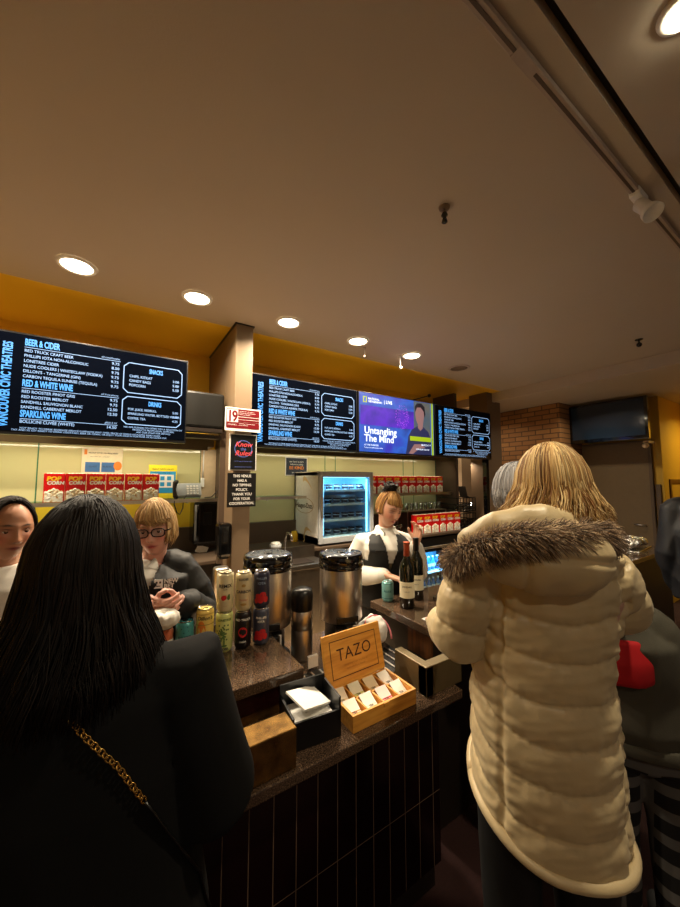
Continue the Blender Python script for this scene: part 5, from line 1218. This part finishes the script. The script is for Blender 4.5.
# fur trim
fp = [L2(q) for q in [(.845, .70, 1.385), (.80, .64, 1.40), (.775, .585, 1.432), (.775, .525, 1.462), (.805, .465, 1.483), (.865, .42, 1.488), (.955, .39, 1.488), (1.03, .382, 1.482), (1.085, .41, 1.462), (1.12, .47, 1.45)]]
def cr_(t):
    t = t*(len(fp)-1); i = min(int(t), len(fp)-2); u = t-i; a = fp[max(i-1, 0)]; b = fp[i]; c_ = fp[i+1]; d_ = fp[min(i+2, len(fp)-1)]
    return .5*((2*b)+(c_-a)*u+(2*a-5*b+4*c_-d_)*u*u+(3*b-a-3*c_+d_)*u**3)
g = G(); cols = []; fpal = np.array([lin(q) for q in [(100, 80, 60), (146, 118, 90), (184, 154, 120), (224, 198, 160), (66, 50, 38)]])
g.tube([cr_(t) for t in np.linspace(0, 1, 30)], [.022]*30, 12, round_=True); cols += [fpal[0]]*len(g.v)
for i in range(13000):
    t = rng.random(); p = cr_(t); tg = (cr_(min(1, t+.01))-cr_(max(0, t-.01))).normalized(); a = tg.orthogonal().normalized(); b = tg.cross(a); an = rng.uniform(0, 2*PI)
    dr_ = (a*math.cos(an)+b*math.sin(an)); cl_ = noise.noise(Vector((t*30, an*2, 0))); dn = (dr_+tg*(.5+cl_*.9)+Vector((0, 0, -.35))+Vector(rng.normal(0, .22, 3))).normalized(); L = rng.uniform(.018, .042)
    p0 = p+dr_*.016; pts = [p0, p0+dn*L*.5, p0+dn*L*.85+Vector((0, 0, -.005))+tg*.004, p0+dn*L+Vector((0, 0, -.010))+tg*.008]
    v0 = len(g.v); g.tube(pts, [.0012, .0011, .0007, .0001], 3)
    kk = min(4, max(0, int(2+cl_*3+rng.normal(0, 1)))); col = fpal[kk]
    cols += [col]*(len(g.v)-v0)
me = g.mesh('fur_trim'); setcol(me, np.array(cols)); obj('fur_trim', me, 'fur', coat)
trousers(o, s, k, 'matt')

# ---- dark haired customer in black coat at the left
loc = (-.045, .765, 0); f = (.12, .99); s = .945
hp = wl(loc, f, (-.036, .785, 1.458)); 
eR = wl(loc, f, (.170, .70, 1.065)); wR_ = wl(loc, f, (.19, .93, .99)); eL = wl(loc, f, (-.27, .72, 1.05)); wL_ = wl(loc, f, (-.18, .93, 1.0)); sR = wl(loc, f, (.11, .735, 1.262)); sL = wl(loc, f, (-.20, .775, 1.262))
arms = [(tuple(sR), tuple(eR), tuple(wR_), (0, -1, .0), (0, 0, -1), -1), (tuple(sL), tuple(eL), tuple(wL_), (0, -1, .0), (0, 0, -1), 1)]
o, Mh, nb, k = build_person('customer with long dark hair and black coat seen from behind at the lower left', loc, f, s, (hp.x, hp.y, hp.z, -14, 3, 0), arms, (200, 150, 122), .005)
def dr1(p, s_): return p
hair(o, Mh, 5200, [(9, 7, 6), (16, 12, 10), (22, 17, 14), (32, 24, 20)], lambda az: -.185-.02*math.cos(az), (.95, 2*PI-.95), .0017, .034, .006, rad=(.079, .106, .124), clump=16)
ctr = [Vector(A[0]) for A in arms]
cR = [([Vector(A[0])*.8+Vector((0, .01, .24)), Vector(A[0]), (Vector(A[0])+Vector(A[1]))/2, Vector(A[1]), (Vector(A[1])+Vector(A[2]))/2, Vector(A[2])], [.07, .085, .080, .076, .070, .052]) for A in arms]
garment(o, 'coat', [(.42, .24, .19), (.8, .225, .17), (1.0, .20, .15), (1.15, .195, .14), (1.26, .175, .12), (1.31, .13, .095), (1.35, .075, .075)], cR, 'coatblk', .008, .006, sc=(5, 5, 4))
trousers(o, s, k, 'matt')
coat1 = [c_ for c_ in o.children if c_.name.startswith('coat')][0]
from mathutils.bvhtree import BVHTree
bvh = BVHTree.FromPolygons([v.co for v in coat1.data.vertices], [tuple(p.vertices) for p in coat1.data.polygons])
wpts = [(-.14, .66, 1.365), (-.083, .662, 1.325), (-.034, .64, 1.272), (.018, .62, 1.205), (.06, .62, 1.135), (.10, .62, 1.05), (.145, .66, .95), (.18, .72, .82), (.20, .76, .60)]
lp = []
for i in range(len(wpts)-1):
    a_, b_ = Vector(wpts[i]), Vector(wpts[i+1])
    for j_ in range(12): lp.append(a_+(b_-a_)*j_/12)
pp = []
for q in lp:
    q = wl(loc, f, q); hit = bvh.ray_cast(q+Vector((0, .3, 0)), Vector((0, -1, 0)))
    pp.append(hit[0]+Vector((0, .006, 0)) if hit[0] else q)
Fm = F_ = frame(loc, f)[1]
st_ = thing('shoulder_bag', 'gold chain and leather strap of a bag slung across the black coat', 'bag', (0, 0, 0))
pw = [Fm @ q for q in pp]
g = G(); L = 0; acc = [0]
for a_, b_ in zip(pw, pw[1:]): acc.append(acc[-1]+(b_-a_).length)
def along(t):
    for i in range(len(acc)-1):
        if t <= acc[i+1]: u = (t-acc[i])/(acc[i+1]-acc[i]+1e-9); return pw[i].lerp(pw[i+1], u), (pw[i+1]-pw[i]).normalized()
    return pw[-1], (pw[-1]-pw[-2]).normalized()
t = 0; kk = 0; end = acc[-1]*.40
while t < end:
    p, tg = along(t); side_ = tg.cross(Vector((0, -1, 0))).normalized(); up_ = side_.cross(tg)
    ax_ = (side_ if kk % 2 else up_)*.55+(up_ if kk % 2 else side_)*.25
    ax_ = ax_.normalized()
    g.tube([p+tg*.0052*math.cos(q)+ax_*.0036*math.sin(q) for q in np.linspace(0, 2*PI, 13)], .0012, 6); t += .0072; kk += 1
obj('chain', g, 'gold', st_)
g = G(); q_ = [along(t)[0] for t in np.linspace(end, acc[-1], 24)]; g.tube(q_, [.0045]*24, 8, .5); obj('strap', g, 'black', st_)
bc = pw[-1]; obj('pouch', G().box(bc.x-.02, bc.x+.05, bc.y-.02, bc.y+.16, bc.z-.30, bc.z-.13, .012), 'matt', st_)
